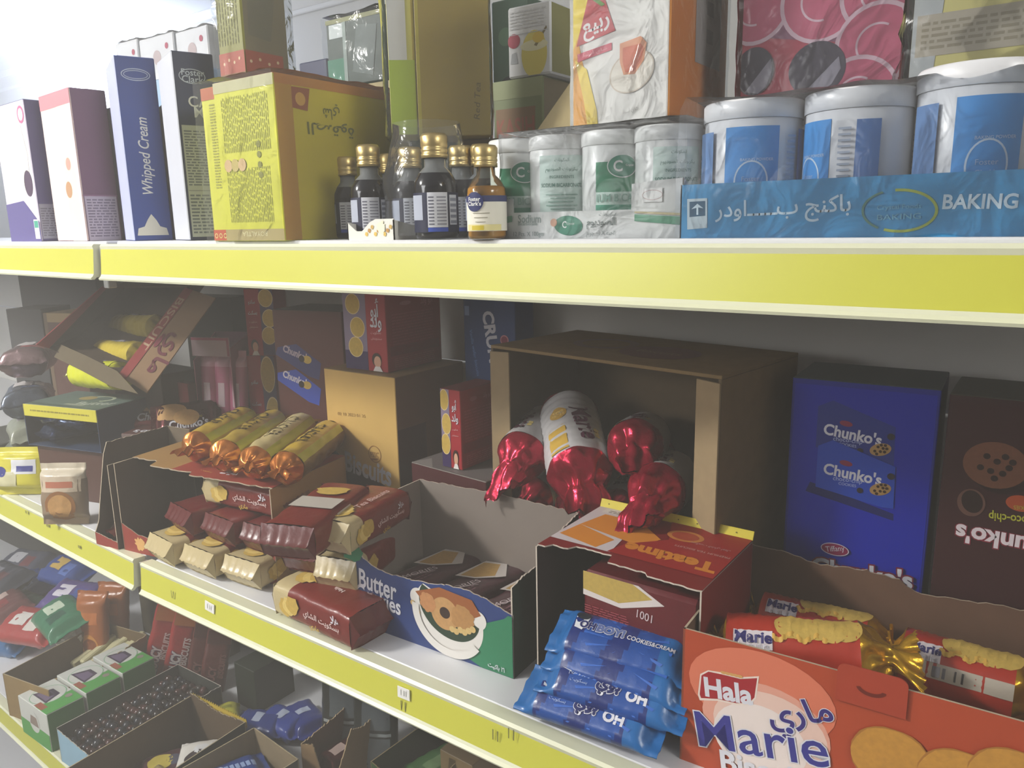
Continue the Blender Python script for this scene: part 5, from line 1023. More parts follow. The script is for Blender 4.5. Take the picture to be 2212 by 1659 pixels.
f=Fr(mb,(0,.0,h+.0012),(1,0,0),(0,1,0),w,dd,T); og=M('d68a34','ink'); f.poly([(0,.2),(.4,.2),(.36,.6),(.3,1),(0,1)],M('cfc6c8','ink')); f.poly([(.02,.3),(.30,.22),(.34,.42),(.05,.55)],og); f.poly([(.05,.55),(.5,.42),(.56,.62),(.35,.85),(.1,.85)],og); f.rect(.06,.88,.42,.98,M('d8d4d2','ink')); f.lines(.1,.9,.38,.96,2,M('8a8480','ink')); f.poly([(.38,.2),(1,.2),(1,1),(.5,1),(.6,.65),(.42,.4)],M('9a2422','ink')); f.disc((.66,.78),.020,M('c27a3a','ink'),ry=.014); f.disc((.66,.78),.015,M('a8442c','ink'),ry=.010); f.text('Teatime',(.98,.36),(.42,.36),M('d2822e','ink'),1.0,.05,-.2); f.text('PREMIUM TEA BISCUITS',(.98,.58),(.66,.58),M('cfa098','ink'),1); f.text('بسكويت الشاي لوول',(.95,.70),(.72,.70),M('c9a0a0','ink'),1)
mb.build('torn_lid',e)
mb=MB(); ye=M('d2c22c'); mb.box((0,0,0),(w,.0015,.010),ye,.0003); ff=Fr(mb,(0,0,0),(1,0,0),(0,0,1),w,.010,T)
for i in range(8): ff.disc((.06+.12*i,.5),.0007,M('5a4a10','ink'))
mb.build('folded_flap',e,TR((0,dd-.001,h+.0012),0,-25))
# pack inside the carton
Tp=T@TR((.050,.012,.062)); e=emp('tea_biscuit_pack','big maroon tea biscuit pack lying inside the ragged carton, white Arabic lettering','pack',Tp); mb=MB(); L,W,H=.126,.10,.078
mb.box((0,0,0),(L,W,H),M('641820','wrap'),.004); f=Fr(mb,(0,0,0),(1,0,0),(0,0,1),L,H,Tp); f.poly([(0,.66),(.35,.62),(.72,.82),(.5,1),(0,1)],M('d8ceca','ink')); f.poly([(.0,.74),(.33,.68),(.62,.86),(.45,1),(0,1)],M('c2a552','biscuit'))
f.text('1001',(.62,.60),(.49,.62),M('d8c4c8','ink'),1.2); f.text('بسكويت الشاي',(.50,.38),(.78,.37),M('d8c8cc','ink'),1); f.text('لوول',(.54,.22),(.76,.20),W_,1.2,.03); f.lines(.02,.22,.42,.55,10,M('a85058','ink'),fill=.3); f.lines(.8,.02,1,.30,8,M('a85058','ink'),fill=.3,seed=4); f.rect(.50,-.0,.76,.1,M('b9aab0','ink')); mb.build('wrapper',e)
q=T@TR((.048,.014,.002)); b=Box(q,.128,.10,.058,M('4a161c'),.002); b.done('tea_biscuit_box','dark maroon box at the bottom of the ragged carton, under the big maroon pack','box')
# ---- blue cookie packs
obl=M('174a98','wrap'); obd=M('122a70','wrap'); obb=M('1b64a6','wrap')
def ohboy(P,yaw,rx,label,seed,ar_=True,L=.15,W=.058,H=.028,ry=0):
    fl=Flow(L,W,H,.010,2.4,seed,.0022); fl.build_body(lambda a,b:obb if a<.14 or (a>.78 and b<.5) else (obl if (a*3+b)%1<.6 else obd))
    for i in range(16):
        t=PI*(i+.5)/16; x0,y0=.55,.45; fl.patch(.55,.45,.551,.451,obl)
    for i in range(12):
        t=2*PI*i/12; c,s_=math.cos(t),math.sin(t)
        q=[(.55+c*.10-s_*.006,.45+s_*.25+c*.012),(.55+c*.30-s_*.012,.45+s_*.5+c*.03),(.55+c*.30+s_*.012,.45+s_*.5-c*.03)]
        q=[(max(.12,min(.88,a)),max(.03,min(.97,b))) for a,b in q]; fl.mb.face([fl.P(a,b,.0004) for a,b in q],M('2f62b8','ink'))
    if ar_: fl.text('بوي',.42,.33,.58,.33,M('1a2560','ink'),.95,.05,out=(.04,W_)); fl.text('OH',.62,.33,.76,.33,W_,1.0,.05); fl.text('كوكيز و كريم',.22,.46,.38,.46,M('c8d4ec','ink'),1); fl.text('بسكويت',.24,.32,.36,.32,M('a8b8dc','ink'),.9)
    else: fl.text('OH',.2,.60,.31,.60,M('1a2560','ink'),1,.04,out=(.04,W_)); fl.text('BOY!',.325,.60,.52,.60,M('5a6a9c','ink'),.9,.05,out=(.04,W_)); fl.text('COOKIES&CREAM',.54,.56,.86,.54,W_,1.1,.02)
    # glass of milk
    fl.mb.face([fl.P(a,b,.0008) for a,b in ((.15,.82),(.17,.50),(.23,.46),(.25,.78))],M('d8dade','ink')); fl.disc(.20,.80,.0075,M('1c2430','ink'),.0011,ry=.005); 
    return tag(fl.mb.build('cookie_pack',None,Matrix.Translation(Vector(P))@Matrix.Rotation(R(yaw),4,'Z')@Matrix.Rotation(R(rx),4,'X')@Matrix.Rotation(R(ry),4,'Y')),label,'pack')
c0=PZ(1285,1500,MZ); yo=.586
for i,(u,v,yw_,rx_,lab,ar2) in enumerate(((1284,1512,4,12,'blue cookies and cream pack at the bottom of the pile, nearest the rail',True),(1330,1468,6,14,'blue cookies and cream pack second from the bottom of the pile',True),(1342,1422,3,14,'blue cookies and cream pack with English lettering, third in the pile',False),(1350,1380,5,12,'blue cookies and cream pack on top of the pile, before the ragged carton',False))):
    p=PY(u,v,yo+.013*i); ohboy((p.x,yo+.013*i,max(MZ+.010,p.z-.018)),yw_,rx_+14,lab,i+1,ar2,W=.050,H=.027)
# ---- orange marie carton, right front
P=PY(1476,1357,.594); Q=PZ(2212,1560,P.z); d=Q-P; yw=math.degrees(math.atan2(d.y,d.x)); T=TR((P.x,P.y,MZ),yw); h=P.z-MZ; w=.30; dd=.205
orx=M('b0482a'); o=Open(T,w,dd,h,{'F':orx,'R':orx,'K':kraft('8a7858'),'L':M('5a2a20')},M('6d5140','kraft'),M('b9a890','kraft'),{'K':[(0,h-.004),(.25,h-.008),(.45,h-.012),(.5,h-.002),(.6,h+.001),(.75,h-.004),(.9,h+.003),(1,h+.004)],'F':[(0,h),(1,h)]},.002,.0012,5)
f=o.fr('F')
f.disc((1640,1500),.062,M('d8785c','ink'),ry=.040); f.disc((1650,1570),.054,M('e0a08c','ink'),ry=.040); f.disc((1660,1580),.048,M('e6c4b6','ink'),ry=.036); f.disc((1640,1600),.040,M('eadcd6','ink'),ry=.034)
f.poly([(1513,1455),(1530,1447),(1560,1452),(1600,1462),(1640,1460),(1634,1508),(1622,1522),(1590,1522),(1550,1513),(1512,1512),(1508,1500)],M('e8d8cc','ink')); f.poly([(1516,1458),(1531,1450),(1560,1456),(1600,1466),(1636,1464),(1630,1506),(1618,1518),(1590,1518),(1550,1509),(1515,1507),(1512,1499)],M('a4262e','ink')); f.text('Hala',(1522,1482),(1626,1502),W_,1.05,.035)
for i in range(5): f.disc((1563+9*i,1452+2*i),.0024,M('d2a060','ink'),ry=.0014)
f.text('ماري',(1662,1556),(1800,1545),M('3a2f7a','ink'),.95,.022,out=(.022,W_)); f.text('Marie',(1506,1572),(1788,1618),M('3a3a8c','ink'),.95,.008,out=(.022,W_)); f.text('Biscuits',(1557,1640),(1770,1690),W_,1.0,.03)
for c,r_ in (((1925,1640),.030),((2075,1690),.030),((2190,1690),.030)): f.disc(c,r_,M('a87030','ink'),ry=r_*.92,jag=.02); f.disc(c,r_*.965,M('c99038','biscuit'),ry=r_*.89,jag=.02)
mb=o.mb; o.done('biscuit_carton','open orange red biscuit carton with large lettering, bottom right corner','carton'); To2=T
# tuck tab on its front edge
def fx(u,v):
    q=Fr(MB(),(0,0,0),(1,0,0),(0,0,1),w,h,To2).p((u,v)); return q
x0,_=fx(1808,1470); x1,_=fx(1962,1500)
oc=bpy.data.objects['biscuit_carton.002'] if 'biscuit_carton.002' in bpy.data.objects else None
par=[q for q in C.objects if q.get('label','').startswith('open orange red')][0]
mb=MB(); n=16; pts=[]
def rr(t,x0,x1,z0,z1,r):
    l=[(x0,z0)]; 
    for i in range(7): a=PI-PI/2*i/6; l.append((x0+r+r*math.cos(a),z1-r+r*math.sin(a)))
    for i in range(7): a=PI/2-PI/2*i/6; l.append((x1-r+r*math.cos(a),z1-r+r*math.sin(a)))
    l.append((x1,z0)); return l
l=rr(0,x0,x1,h-.024,h+.009,.007); mb.face([(x,-.0022,z) for x,z in l],M('a8402a')); mb.face([(x,-.0010,z) for x,z in l][::-1],M('8a3a2a'))
for (xa,za),(xb_,zb2) in zip(l,l[1:]): mb.face([(xb_,-.0022,zb2),(xa,-.0022,za),(xa,-.0010,za),(xb_,-.0010,zb2)],M('a8402a'))
f=Fr(mb,(x0,-.0022,h-.024),(1,0,0),(0,0,1),x1-x0,.033,To2); f.ring((.5,.55),.011,.003,M('6d2418','ink'),ry=.007,a0=190,a1=350); mb.build('tuck_tab',par)
# rolls inside
def redroll(P0,P1,r,label,seed,deg,so=80):
    P0,P1=Vector(P0),Vector(P1); T=axes(P0,P1-P0); L=(P1-P0).length; e=emp('biscuit_roll',label,'biscuit roll',T); rl=Roll(L,r,seed); rl.body(M('a83222','wrap'))
    for i in range(5): rl.disc(.5+.10*i,deg-14+3*(i%2),.014,M('c8a850','biscuit'),.0005)
    rl.patch(.06,deg+2,.36,deg+34,M('d9d0d4','wrap'),.0006); rl.text('Marie',.07,deg+14,.36,deg+14,M('33306c','ink'),1.0,.035,k=.0011); rl.text('biscuits',.1,deg+29,.34,deg+29,W_,1,.01,k=.0011); 
    for i in range(14): rl.disc(.36+.03*i,deg+10+6*math.sin(i),.0025,M('c9a048','ink'),.0007)
    rl.patch(0,deg+so,1,deg+so+26,M('b5ab9c','wrap'),.0005); rl.patch(.3,deg+so+5,.42,deg+so+22,M('8c8a90','ink'),.0008); rl.patch(.5,deg+so+5,.58,deg+so+22,M('4a4648','ink'),.0008)
    for v in rl.mb.v: v.x+=L/2
    rl.mb.build('wrapper',e)
    for sg,x0 in ((-1,0),(1,L)): m_=MB(); foil_end(m_,x0,r,sg,M('d2a024','foil'),seed*7+sg,.032 if sg>0 else .012,1.0,.024 if sg>0 else .008,turn=.6); m_.build('foil_end',e)
redroll(To2@Vector((.028,.045,.100)),To2@Vector((.135,.070,.110)),.030,'red biscuit roll with golden twisted end, foremost in the orange carton',2,118)
redroll(To2@Vector((.165,.135,.082)),To2@Vector((.252,.130,.082)),.030,'red and yellow biscuit roll at the right in the orange carton, grey strip forward',5,108,34)
redroll(To2@Vector((.03,.155,.075)),To2@Vector((.13,.160,.075)),.029,'red biscuit roll at the back left in the orange carton, in shade',8,100)
for i,(yv,lab) in enumerate(((.045,'front'),(.11,'middle'),(.17,'back'))): redroll(To2@Vector((.03,yv,.034)),To2@Vector((.235,yv,.034)),.029,'biscuit roll lying hidden at the bottom '+lab+' of the orange carton',30+i,90)
# ================================================================ LOWEST SHELF
def low(FL,FR,zt,d,mat,label,name='carton',cat='carton',sides=None,zb=LZ,c=.001):
    P=PZ(*FL,zt); Q=PZ(*FR,zt); dv=Q-P; b=Box(TR((P.x,P.y,zb),math.degrees(math.atan2(dv.y,dv.x))),dv.length,d,zt-zb,mat,c,sides)
    if label: b.done(name,label,cat)
    return b
gw=M('c9cbc4'); gg=M('4f9a4a')
zt=LZ+.085
# chewing gum boxes in a row along the depth
P=PZ(38,1502,zt); Q=PZ(100,1545,zt); yw=math.degrees(math.atan2((Q-P).y,(Q-P).x)); wq=(Q-P).length
for i,lab in enumerate(('white and green gum box, nearest the rail in its row','white and green gum box, in the middle of its row','white and green gum box, at the back of its row')):
    b=Box(TR((P.x,P.y,LZ),yw)@TR((0,.078*i,0)),wq,.073,zt-LZ+.004*i,gw,.001,{'+x':M('3a7a3c')}); f=b.fr('T'); f.rect(.62,0,1,1,gg); f.disc((.42,.5),.034,gw,ry=.034); f.ring((.42,.5),.034,.0015,M('7fb08a','ink'),ry=.034); f.poly([(.2,.25),(.66,.25),(.56,.72),(.32,.72)],M('3c3448','ink')); f.poly([(.26,.3),(.6,.3),(.53,.62),(.36,.62)],M('6a5c78','ink')); f.rect(.55,.02,.8,.2,M('9a5a48','ink')); f.disc((.75,.8),.007,M('8a8078','ink'))
    f=b.fr('F'); f.rect(0,0,1,.45,gg); f.disc((.5,.55),.022,gw,ry=.024); f.poly([(.35,.45),(.65,.45),(.6,.7),(.4,.7)],M('8a7a70','ink'))
    b.done('gum_box',lab,'box')
# blue fronted display box of dark sweets
zc=LZ+.075; P=PZ(122,1572,zc); Q=PZ(213,1634,zc); yw=math.degrees(math.atan2((Q-P).y,(Q-P).x)); w=(Q-P).length; T=TR((P.x,P.y,LZ),yw)
o=Open(T,w,.262,.075,{'F':M('8fb4c8'),'R':M('4a4a44'),'K':M('4a4a44'),'L':M('4a4a44')},M('3a3c38'),M('b9b4a8'),{'F':[(0,.072),(.3,.066),(.7,.060),(1,.05)],'R':[(0,.05),(.12,.075),(1,.075)]},.0016,.0015,3); o.done('display_box','long open box with pale blue front, filled with dark beaded sweet packs','box')
for i in range(3):
    L,W=.080,w-.008; mb=MB(); rnd=random.Random(60+i); mb.box((-L/2,-W/2,0),(L/2,W/2,.012),M('26262a'),.003)
    nx,ny=5,max(4,int(W/.0145))
    for a in range(nx):
        for b_ in range(ny):
            r=.0088; cx=(a+.5)/nx*L-L/2; cy=(b_+.5)/ny*W-W/2; cz=.014+rnd.uniform(0,.012)-.004*abs(a-2)/2; mt=M(rnd.choice(('3a2420','2a2c34','241c1a','4a2c2a','34302c')),'liquid')
            mb.grid(lambda u,v:(cx+r*math.cos(2*PI*u)*math.sin(PI*v),cy+r*math.sin(2*PI*u)*math.sin(PI*v),cz+r*math.cos(PI*v)),10,6,mt,closeu=True)
    tag(mb.build('sweet_pack',None,T@TR((w/2,.048+.083*i,.030+.003*i),90)),('clear pack of dark beaded sweets nearest the rail in the blue fronted box','clear pack of dark beaded sweets in the middle of the blue fronted box','clear pack of dark beaded sweets at the back of the blue fronted box')[i],'pack')
# tan open carton with wafer sticks, left edge
zt=LZ+.10; P=PZ(-40,1475,zt); Q=PZ(45,1478,zt); T=TR((P.x,P.y+.04,LZ),10); o=Open(T,.15,.24,.10,kraft('8d7448'),kraft('6d5a3c'),kraft('a89878'),{'R':[(0,.07),(.1,.085),(.35,.07),(.6,.09),(1,.10)]},.002,.003,4); o.done('open_carton','torn tan carton of wafer sticks at the left edge of the lowest shelf','carton')
for i in range(7):
    mb=MB(); mb.box((-.008,-.06,-.008),(.008,.06,.008),M('c9c39a'),.003); tag(mb.build('wafer_stick',None,T@TR((.02+.017*i,.20+.008*(i%3),.055+.006*(i%2)),8*(i%3)-6,12)),'cream wrapped wafer stick in the torn tan carton','wafer','wafer sticks in the torn tan carton')
for i in range(4):
    fl=Flow(.10,.035,.016,seed=120+i,wr=.004); fl.build_body(M(('8a6a3c','b09a6a','7a5430','a8905c')[i],'wrap')); tag(fl.mb.build('wafer_pack',None,T@TR((.05+.022*i,.075+.02*i,.03+.012*i),60+10*i)),('brown crumpled wrapper nearest the rail in the torn tan carton','beige crumpled wrapper second from the rail in the torn tan carton','dark brown crumpled wrapper in the middle of the torn tan carton','light brown crumpled wrapper highest in the torn tan carton')[i],'pack')
# crumpled white bag
def lump(P,r,mat,name,label,cat,seed=1,sq=(1,1,1),grp=None):
    mb=MB()
    def f(u,v):
        a,b=2*PI*u,PI*(v-.5); d=Vector((math.cos(a)*math.cos(b)*sq[0],math.sin(a)*math.cos(b)*sq[1],math.sin(b)*sq[2])); k=1+.28*noise.noise(d*2.2+Vector((seed*3,0,0)))+.12*noise.noise(d*6+Vector((0,seed,0))); q=d*k*r; q.z=max(q.z,-r*.55*sq[2]); return q
    mb.grid(f,28,18,mat,closeu=True,smooth=False); mb2=mb; z=min(v.z for v in mb.v)
    return tag(mb.build(name,None,TR((P[0],P[1],P[2]-z))),label,cat,grp)
# dark cartons carrying the far left heap
b=low((-60,1330),(110,1330),LZ+.02,.2,M('34382f'),'dark green carton under the heap of packs at the far left of the lowest shelf'); ztop=LZ+.13
p=PZ(150,1372,LZ+.09); lump((p.x,p.y,LZ+.075),.034,M('c9c8c0','wrap'),'crumpled_bag','crumpled white plastic bag lying on the wafer sticks','bag',3)
rows=[((30,1215),'4a5066','grey blue foil pack at the top of the far left heap'),((120,1232),'2c4a94','blue pack at the upper right of the far left heap'),((35,1268),'24408a','deep blue pack in the middle of the far left heap'),((130,1290),'5a4c8c','violet pack at the right of the far left heap'),((20,1315),'2c4438','dark green pack in the lower left of the far left heap'),((100,1335),'3a7a5a','green pack at the bottom right of the far left heap'),((35,1352),'a83c3c','red and white pack lowest in the far left heap'),((-25,1250),'3a3e4c','slate grey pack at the very left edge, upper in the far left heap'),((-20,1310),'6a3a3c','dull red pack at the very left edge, middle of the far left heap'),((-25,1375),'3c6a9a','light blue pack at the very left edge, lowest in the far left heap')]
for i,((u,v),c,lab) in enumerate(rows):
    y=.68+.20*(6-i)/6 if i<7 else .74-.04*(i-7); p=PY(u,v,y); fl=Flow(.17,.10,.05,seed=130+i,wr=.006); fl.build_body(M(c,'wrap')); fl.patch(.25,.3,.5,.7,M(('c9c9cf','d8b45a','c9cde0','e0dce8','8aa08a','c8d8c0','dcd8d2','8a8a94','c9b0a8','d0d8e0')[i],'wrap')); fl.patch(.55,.2,.75,.6,M(('7a3a44','5a78c0','8a9ac8','3c5aa0','1c2c24','2a5a48','d8d0c8','5a2a30','8a3034','2a4a8a')[i],'wrap')); tag(fl.mb.build('snack_pack',None,TR((p.x,p.y+.04,p.z-.04),20-14*(i%3),18)),lab,'pack')
z1=PY(30,1215,.9).z
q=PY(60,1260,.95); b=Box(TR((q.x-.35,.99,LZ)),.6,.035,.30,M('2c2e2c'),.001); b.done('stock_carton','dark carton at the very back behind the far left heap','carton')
# orange pouches
for (u,v,vb,lab,sd) in ((203,1305,1425,'orange pouch with a printed snack, left of the pair',1),(247,1283,1402,'orange pouch with a printed snack, right of the pair',2)):
    p=PZ(u,vb+22,LZ); fl=Flow(.19,.075,.04,seed=140+sd,wr=.005); fl.build_body(M('a8602c','wrap')); fl.disc(.32,.5,.03,M('c98a3c','ink'),ry=.024); fl.disc(.34,.45,.016,M('8a4a20','ink'),.0008); fl.patch(.6,.2,.75,.8,M('c07034','ink')); fl.disc(.12,.4,.012,M('d8cfc0','ink')); stand(fl,'snack_pouch',lab,'pouch',(p.x,p.y,LZ+.001),28,-10)
b=low((268,1385),(318,1412),LZ+.05,.05,M('33402c'),'dark green carton between the gum boxes and the red biscuit packs')
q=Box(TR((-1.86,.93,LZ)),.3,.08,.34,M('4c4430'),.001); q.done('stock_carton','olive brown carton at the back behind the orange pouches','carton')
# red biscuit packs, leaning
def loucy(u0,v0,u1,v1,w,label,seed,dark=False,yaw=30):
    """slim upright pack; bottom at (u0,v0), top at (u1,v1) in the picture"""
    p=PZ(u0,v0,LZ+.002); T=None; L=.24
    q=PY(u1,v1,p.y+.03); d=q-p; L=d.length
    e=emp('biscuit_pack',label,'pack',axes(p,d,(-.55,.8,0))); mb=MB(); c=M('a02a2a' if not dark else '5a2420','wrap')
    def sh(a,b):
        th=2*PI*b; c_,s_=math.cos(th),math.sin(th); k=noise.noise(Vector((a*8+seed,c_*2,s_*2)))*.002; return (a*L,w/2*sgnp(c_,.5)+k,-.02+.02*sgnp(s_,.5)+k)
    mb.grid(sh,22,26,c,closev=True); return e,mb,L
def loucy_pack(u0,v0,u1,v1,w,label,seed,dark=False):
    p=PZ(u0,v0,LZ+.002); q=PY(u1,v1,p.y+.05); x=(q-p); L=x.length; x.normalize(); n=(-p).normalized(); z=(n-x*n.dot(x)).normalized(); y=z.cross(x); m=Matrix((x,y,z)).transposed().to_4x4(); m.translation=p
    e=emp('biscuit_pack',label,'pack',m); mb=MB(); c=M('a02828' if not dark else '5c2622','wrap'); H=.035
    def sh(a,b):
        th=2*PI*b; c_,s_=math.cos(th),math.sin(th); k=noise.noise(Vector((a*8+seed,c_*2,s_*2)))*.002; return (a*L,w/2*sgnp(c_,.45)+k,H/2*sgnp(s_,.45)-H/2+k)
    mb.grid(sh,22,26,c,closev=True); f=Fr(mb,(0,-w/2,0),(1,0,0),(0,1,0),L,w,m); f.k=.0025
    f.text('LOUCY',(.06,.58),(.42,.58),M('d8d0cc','ink') if not dark else M('8a5a54','ink'),1.5,.05,.2,out=(.04,M('2a2a6a' if not dark else '3c1a1c','ink'))); f.text('BISCUITS',(.24,.25),(.6,.25),M('c9b8b4','ink') if not dark else M('7a504a','ink'),1.3,.03,.2); f.rect(.75,.05,.95,.95,M('a8602c','ink') if not dark else M('4c2420','ink'))
    mb.build('wrapper',e)
    for x0,sg in ((0,-1),(L,1)):
        mb=MB(); mb.grid(lambda a,b:(x0+sg*.012*a,(b-.5)*w*.95,-H/2+H*.45*(1-a)**1.5),5,12,c); mb.grid(lambda a,b:(x0+sg*.012*a,(b-.5)*w*.95,-H/2-H*.45*(1-a)**1.5),5,12,c); mb.build('folded_end',e)
loucy_pack(328,1462,368,1300,.052,'red biscuit pack with white lettering, leftmost of the leaning four',1)
loucy_pack(372,1475,408,1310,.052,'red biscuit pack with blue edged white lettering, second of the leaning four',2)
loucy_pack(420,1492,448,1340,.05,'dark red pack with white lettering on its edge, third of the leaning four',3,True)
loucy_pack(455,1500,478,1355,.055,'dull maroon biscuit pack, rightmost of the leaning four',4,True)
b=low((505,1430),(548,1452),LZ+.10,.10,M('232c20'),'small dark green carton right of the leaning red packs')
# open cartons in front
def lopen(FL,FR,zt,d,label,o_,i_,e_,prof=None,jit=.0015,seed=2):
    P=PZ(*FL,zt); Q=PZ(*FR,zt); dv=Q-P; T=TR((P.x,P.y,LZ),math.degrees(math.atan2(dv.y,dv.x))); h=zt-LZ
    o=Open(T,dv.length,d,h,o_,i_,e_,prof,.002,jit,seed); o.done('open_carton',label,'carton'); return T,dv.length,h
zq=LZ+.12
P=PZ(413,1502,zq); Q=PZ(530,1560,zq); dv=Q-P; yw=math.degrees(math.atan2(dv.y,dv.x)); w=dv.length; T1=TR((P.x,P.y,LZ),yw)@TR((0,-.26,0)); h=.12
yy=M('c2a834'); bi=kraft('8f7a58')
o=Open(T1,w,.26,h,{'F':M('4a3c30'),'R':M('2e3430'),'K':yy,'L':M('3a2e26')},kraft('5c4c3a'),kraft('a89a7c'),{'K':[(0,h),(.5,h-.006),(1,h+.006)],'F':[(0,.06),(1,.06)]},.002,.002,5)
o.done('open_carton','dark open carton with tan back wall holding mixed snack packs, bottom left','carton')
mb=MB(); n=26
for i in range(n):
    x0,x1=w*i/n,w*(i+1)/n; mb.face([(x0,.2585,h-.014),(x1,.2585,h-.014),(x1,.2585,h+.001),((x0+x1)/2,.2585,h+.005),(x0,.2585,h+.001)],yy); mb.face([(x0,.2595,h-.014),(x0,.2595,h+.001),((x0+x1)/2,.2595,h+.005),(x1,.2595,h+.001),(x1,.2595,h-.014)],yy)
tag(mb.build('paper_strip',None,T1@TR((0,.004,0))),'yellow toothed paper edge along the back of the open carton of mixed packs','paper')
for i,(x,y,z,c,lab) in enumerate(((.05,.16,.035,'4a2c34','dark pack with yellow print at the back of the mixed pack carton'),(.085,.10,.045,'9a8a5a','tan pack in the middle of the mixed pack carton'),(.05,.06,.03,'b9bac0','silvery clear pack nearest the front of the mixed pack carton'),(.11,.19,.05,'d8d4cc','white striped pack in the back right of the mixed pack carton'))):
    fl=Flow(.11,.075,.03,seed=160+i,wr=.005); fl.build_body(M(c,'wrap')); fl.disc(.4,.5,.022,M(('b9a84a','8a3a34','c9c9d0','3a3034')[i],'ink')); fl.disc(.62,.45,.014,M(('4a4a5a','c8b06a','a03c3c','d8d8d8')[i],'ink')); tag(fl.mb.build('snack_pack',None,T1@TR((min(x,w-.06)+.01,y,z),60+25*i)),lab,'pack')
P=PZ(549,1571,zq); Q=PZ(645,1640,zq); dv=Q-P; yw=math.degrees(math.atan2(dv.y,dv.x)); w=dv.length; T2=TR((P.x,P.y,LZ),yw)@TR((0,-.26,0))
o=Open(T2,w,.26,h,{'F':M('4a3c30'),'R':M('3a352c'),'K':yy,'L':M('2e3430')},kraft('8a7a60'),kraft('a89a7c'),{'F':[(0,.06),(1,.06)]},.002,.001,6); o.done('open_carton','open carton with tan back wall holding blue packs, bottom centre left','carton')
bp_=M('1f3f86','wrap')
for i,(x,y,z,yaw,lab) in enumerate(((.04,.17,.06,75,'blue pack with pale dots, deepest in the carton of blue packs'),(.075,.10,.075,80,'blue pack with a grey round picture, uppermost in the carton of blue packs'),(.06,.08,.03,72,'blue pack at the bottom of the carton of blue packs'))):
    fl=Flow(.16,.085,.035,seed=170+i); fl.build_body(bp_); fl.disc(.3,.4,.022,M('5a5a60','ink'),ry=.016); fl.disc(.3,.4,.012,M('9a9a94','ink'),.0008); fl.disc(.5,.7,.007,M('c9ced8','ink')); fl.disc(.15,.75,.008,M('c9ced8','ink')); fl.patch(.1,.05,.3,.25,M('3a7ab8','ink')); 
    for j in range(6): fl.patch(.55+.055*j,.55-.02*j,.59+.055*j,.72-.02*j,M('8fa4cc','ink'),n=2)
    tag(fl.mb.build('biscuit_pack',None,T2@TR((min(x,w-.05),y,z),yaw)),lab,'pack')
# blue packets heap at the back
for i,(u,v,c,lab) in enumerate(((560,1540,'2a3f8c','blue pack at the left of the small heap on the bare shelf'),(610,1535,'3248a0','bright blue pack in the middle of the small heap on the bare shelf'),(655,1528,'26388a','crumpled blue pack at the right of the small heap on the bare shelf'),(488,1520,'b8b43a','small yellow green pack behind the toothed yellow edge'))):
    p=PZ(u,v,LZ+.05); fl=Flow(.12 if i<3 else .07,.07 if i<3 else .05,.04,seed=180+i,wr=.006); fl.build_body(M(c,'wrap')); fl.patch(.4,.3,.55,.7,M('b9c4dc' if i<3 else '8a8a2c','ink')); tag(fl.mb.build('snack_pack',None,TR((p.x,p.y,LZ+.002),25-20*i,0)),lab,'pack')
# tan torn carton with red packs
P=PZ(648,1592,zq); Q=PZ(690,1618,zq); dv=Q-P; T3=TR((P.x,P.y,LZ),math.degrees(math.atan2(dv.y,dv.x))); hh=.125
o=Open(T3,.07,.12,hh,kraft('8a7050'),kraft('6d5040'),kraft('b09a78'),{'R':[(0,.02),(.2,.06),(.5,.13),(.7,.12),(1,hh)],'F':[(0,hh-.02),(.5,hh-.005),(1,.03)],'L':[(0,hh),(.5,hh-.01),(1,hh-.02)]},.002,.002,8); o.done('open_carton','torn tan carton standing left of the two black pouches','carton')
for i in range(2):
    fl=Flow(.10,.05,.035,seed=190+i,wr=.004); fl.build_body(M(('8a2c30','6a2428')[i],'foil')); fl.patch(.3,.3,.6,.7,M('c9b0a8','wrap')); tag(fl.mb.build('snack_pack',None,T3@TR((.035,.06,.003+.04*i),88)),('red foil pack at the bottom of the torn tan carton','dark red foil pack on top in the torn tan carton')[i],'pack')
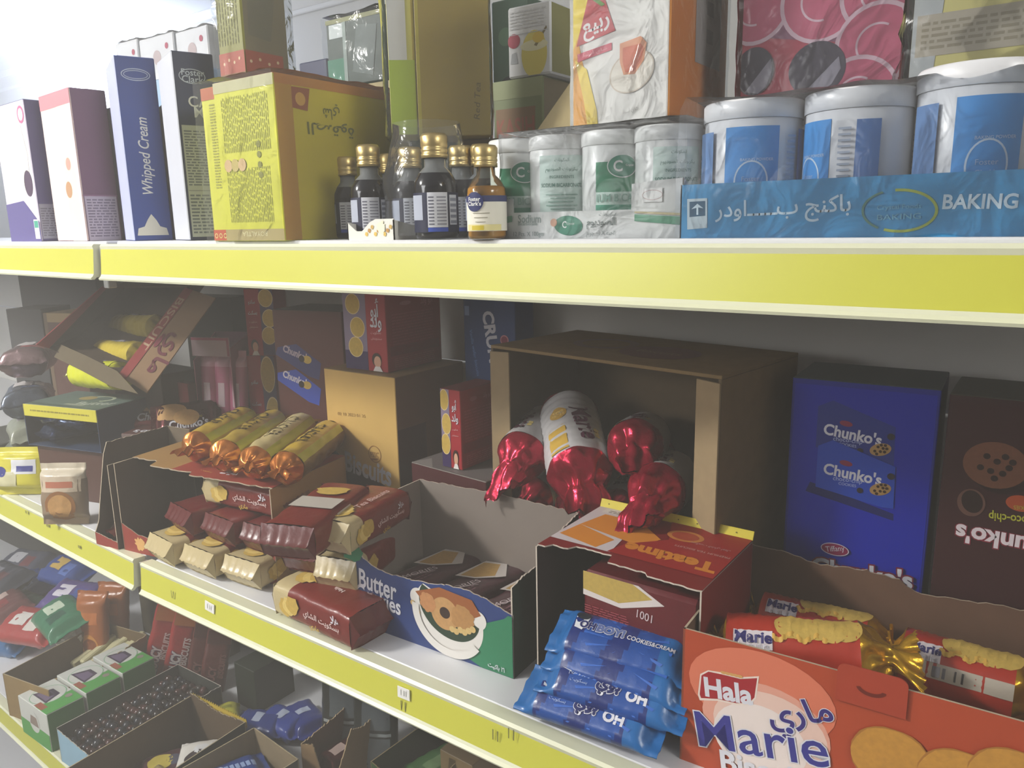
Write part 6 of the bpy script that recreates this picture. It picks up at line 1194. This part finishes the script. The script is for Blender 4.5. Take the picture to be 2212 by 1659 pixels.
# black pouches
for i,(u,v0,v1,lab) in enumerate(((742,1512,1650,'black pouch with grey panel, left of the two under the middle rail'),(812,1535,1680,'black pouch with grey panel, right of the two under the middle rail'))):
    p=PZ(u,v1,LZ); fl=Flow(.20,.085,.04,seed=200+i,wr=.004); fl.build_body(M('2c302e','wrap')); fl.patch(.12,.12,.42,.85,M('6d7478','wrap')); fl.patch(.5,.12,.85,.75,M('5a6266','wrap')); fl.patch(.44,.1,.47,.9,M('9aa0a0','ink'),.0006); stand(fl,'black_pouch',lab,'pouch',(p.x,p.y,LZ+.001),26,-10)
p=PZ(848,1590,LZ+.10); fl=Flow(.14,.06,.03,seed=205,wr=.004); fl.build_body(M('4a4a34','wrap')); fl.disc(.7,.5,.018,M('c08a2c','ink')); fl.disc(.7,.5,.013,M('d8b060','ink'),.0007); stand(fl,'snack_pouch','dark pouch with an orange round picture, right of the black pouches','pouch',(p.x+.03,p.y+.09,LZ+.001),20,-8)
zg=LZ+.12; P=PZ(800,1645,zg); Q=PZ(905,1710,zg); dv=Q-P; T4=TR((P.x,P.y,LZ),math.degrees(math.atan2(dv.y,dv.x))); w=dv.length
o=Open(T4,w,.20,.12,{'F':M('2c4a24'),'R':M('6d5c40'),'K':M('24401f'),'L':M('24401f')},M('2a3a22'),kraft('8a7a58'),{'F':[(0,.12),(.5,.11),(1,.10)],'R':[(0,.1),(.5,.12),(1,.12)]},.002,.001,3); o.done('open_carton','green open carton under the middle rail at the bottom','carton')
for i in range(2):
    fl=Flow(.13,.08,.04,seed=210+i,wr=.005); fl.build_body(M('3a6a34','wrap')); fl.patch(.3,.3,.6,.6,M('6a8a5a','ink')); tag(fl.mb.build('snack_pack',None,T4@TR((w/2,.10,.004+.045*i),80)),('green snack pack lower in the green open carton','green snack pack on top in the green open carton')[i],'pack')
b=low((950,1618),(1020,1655),LZ+.13,.12,M('7c6848'),'',sides={'-y':M('8a7450')}); f=b.fr('F'); f.poly([(.2,.6),(.4,.7),(.5,.95),(.3,.95)],M('5a4a30','ink')); f.disc((.7,.7),.012,M('5a4a30','ink')); b.done('stock_carton','tan carton with brown marks under the middle rail, right of the green carton','carton')
# ================================================================ scatter volume added to imitate the veil of lens glare
mb=MB(); mb.box((-6.4,-4.5,ZF+.02),(2.3,2.6,ZC-.02),M('ffffff','ink'),.001); hz=mb.build('glare_veil'); hz['kind']='structure'
hm=bpy.data.materials.new('glare_scatter'); hm.use_nodes=True; n_=hm.node_tree.nodes; n_.remove(n_['Principled BSDF'])
vs=n_.new('ShaderNodeVolumeScatter'); vs.inputs['Density'].default_value=.21; vs.inputs['Anisotropy'].default_value=.2; vs.inputs['Color'].default_value=(1,.96,.89,1)
hm.node_tree.links.new(vs.outputs[0],n_['Material Output'].inputs['Volume']); hz.data.materials.clear(); hz.data.materials.append(hm)
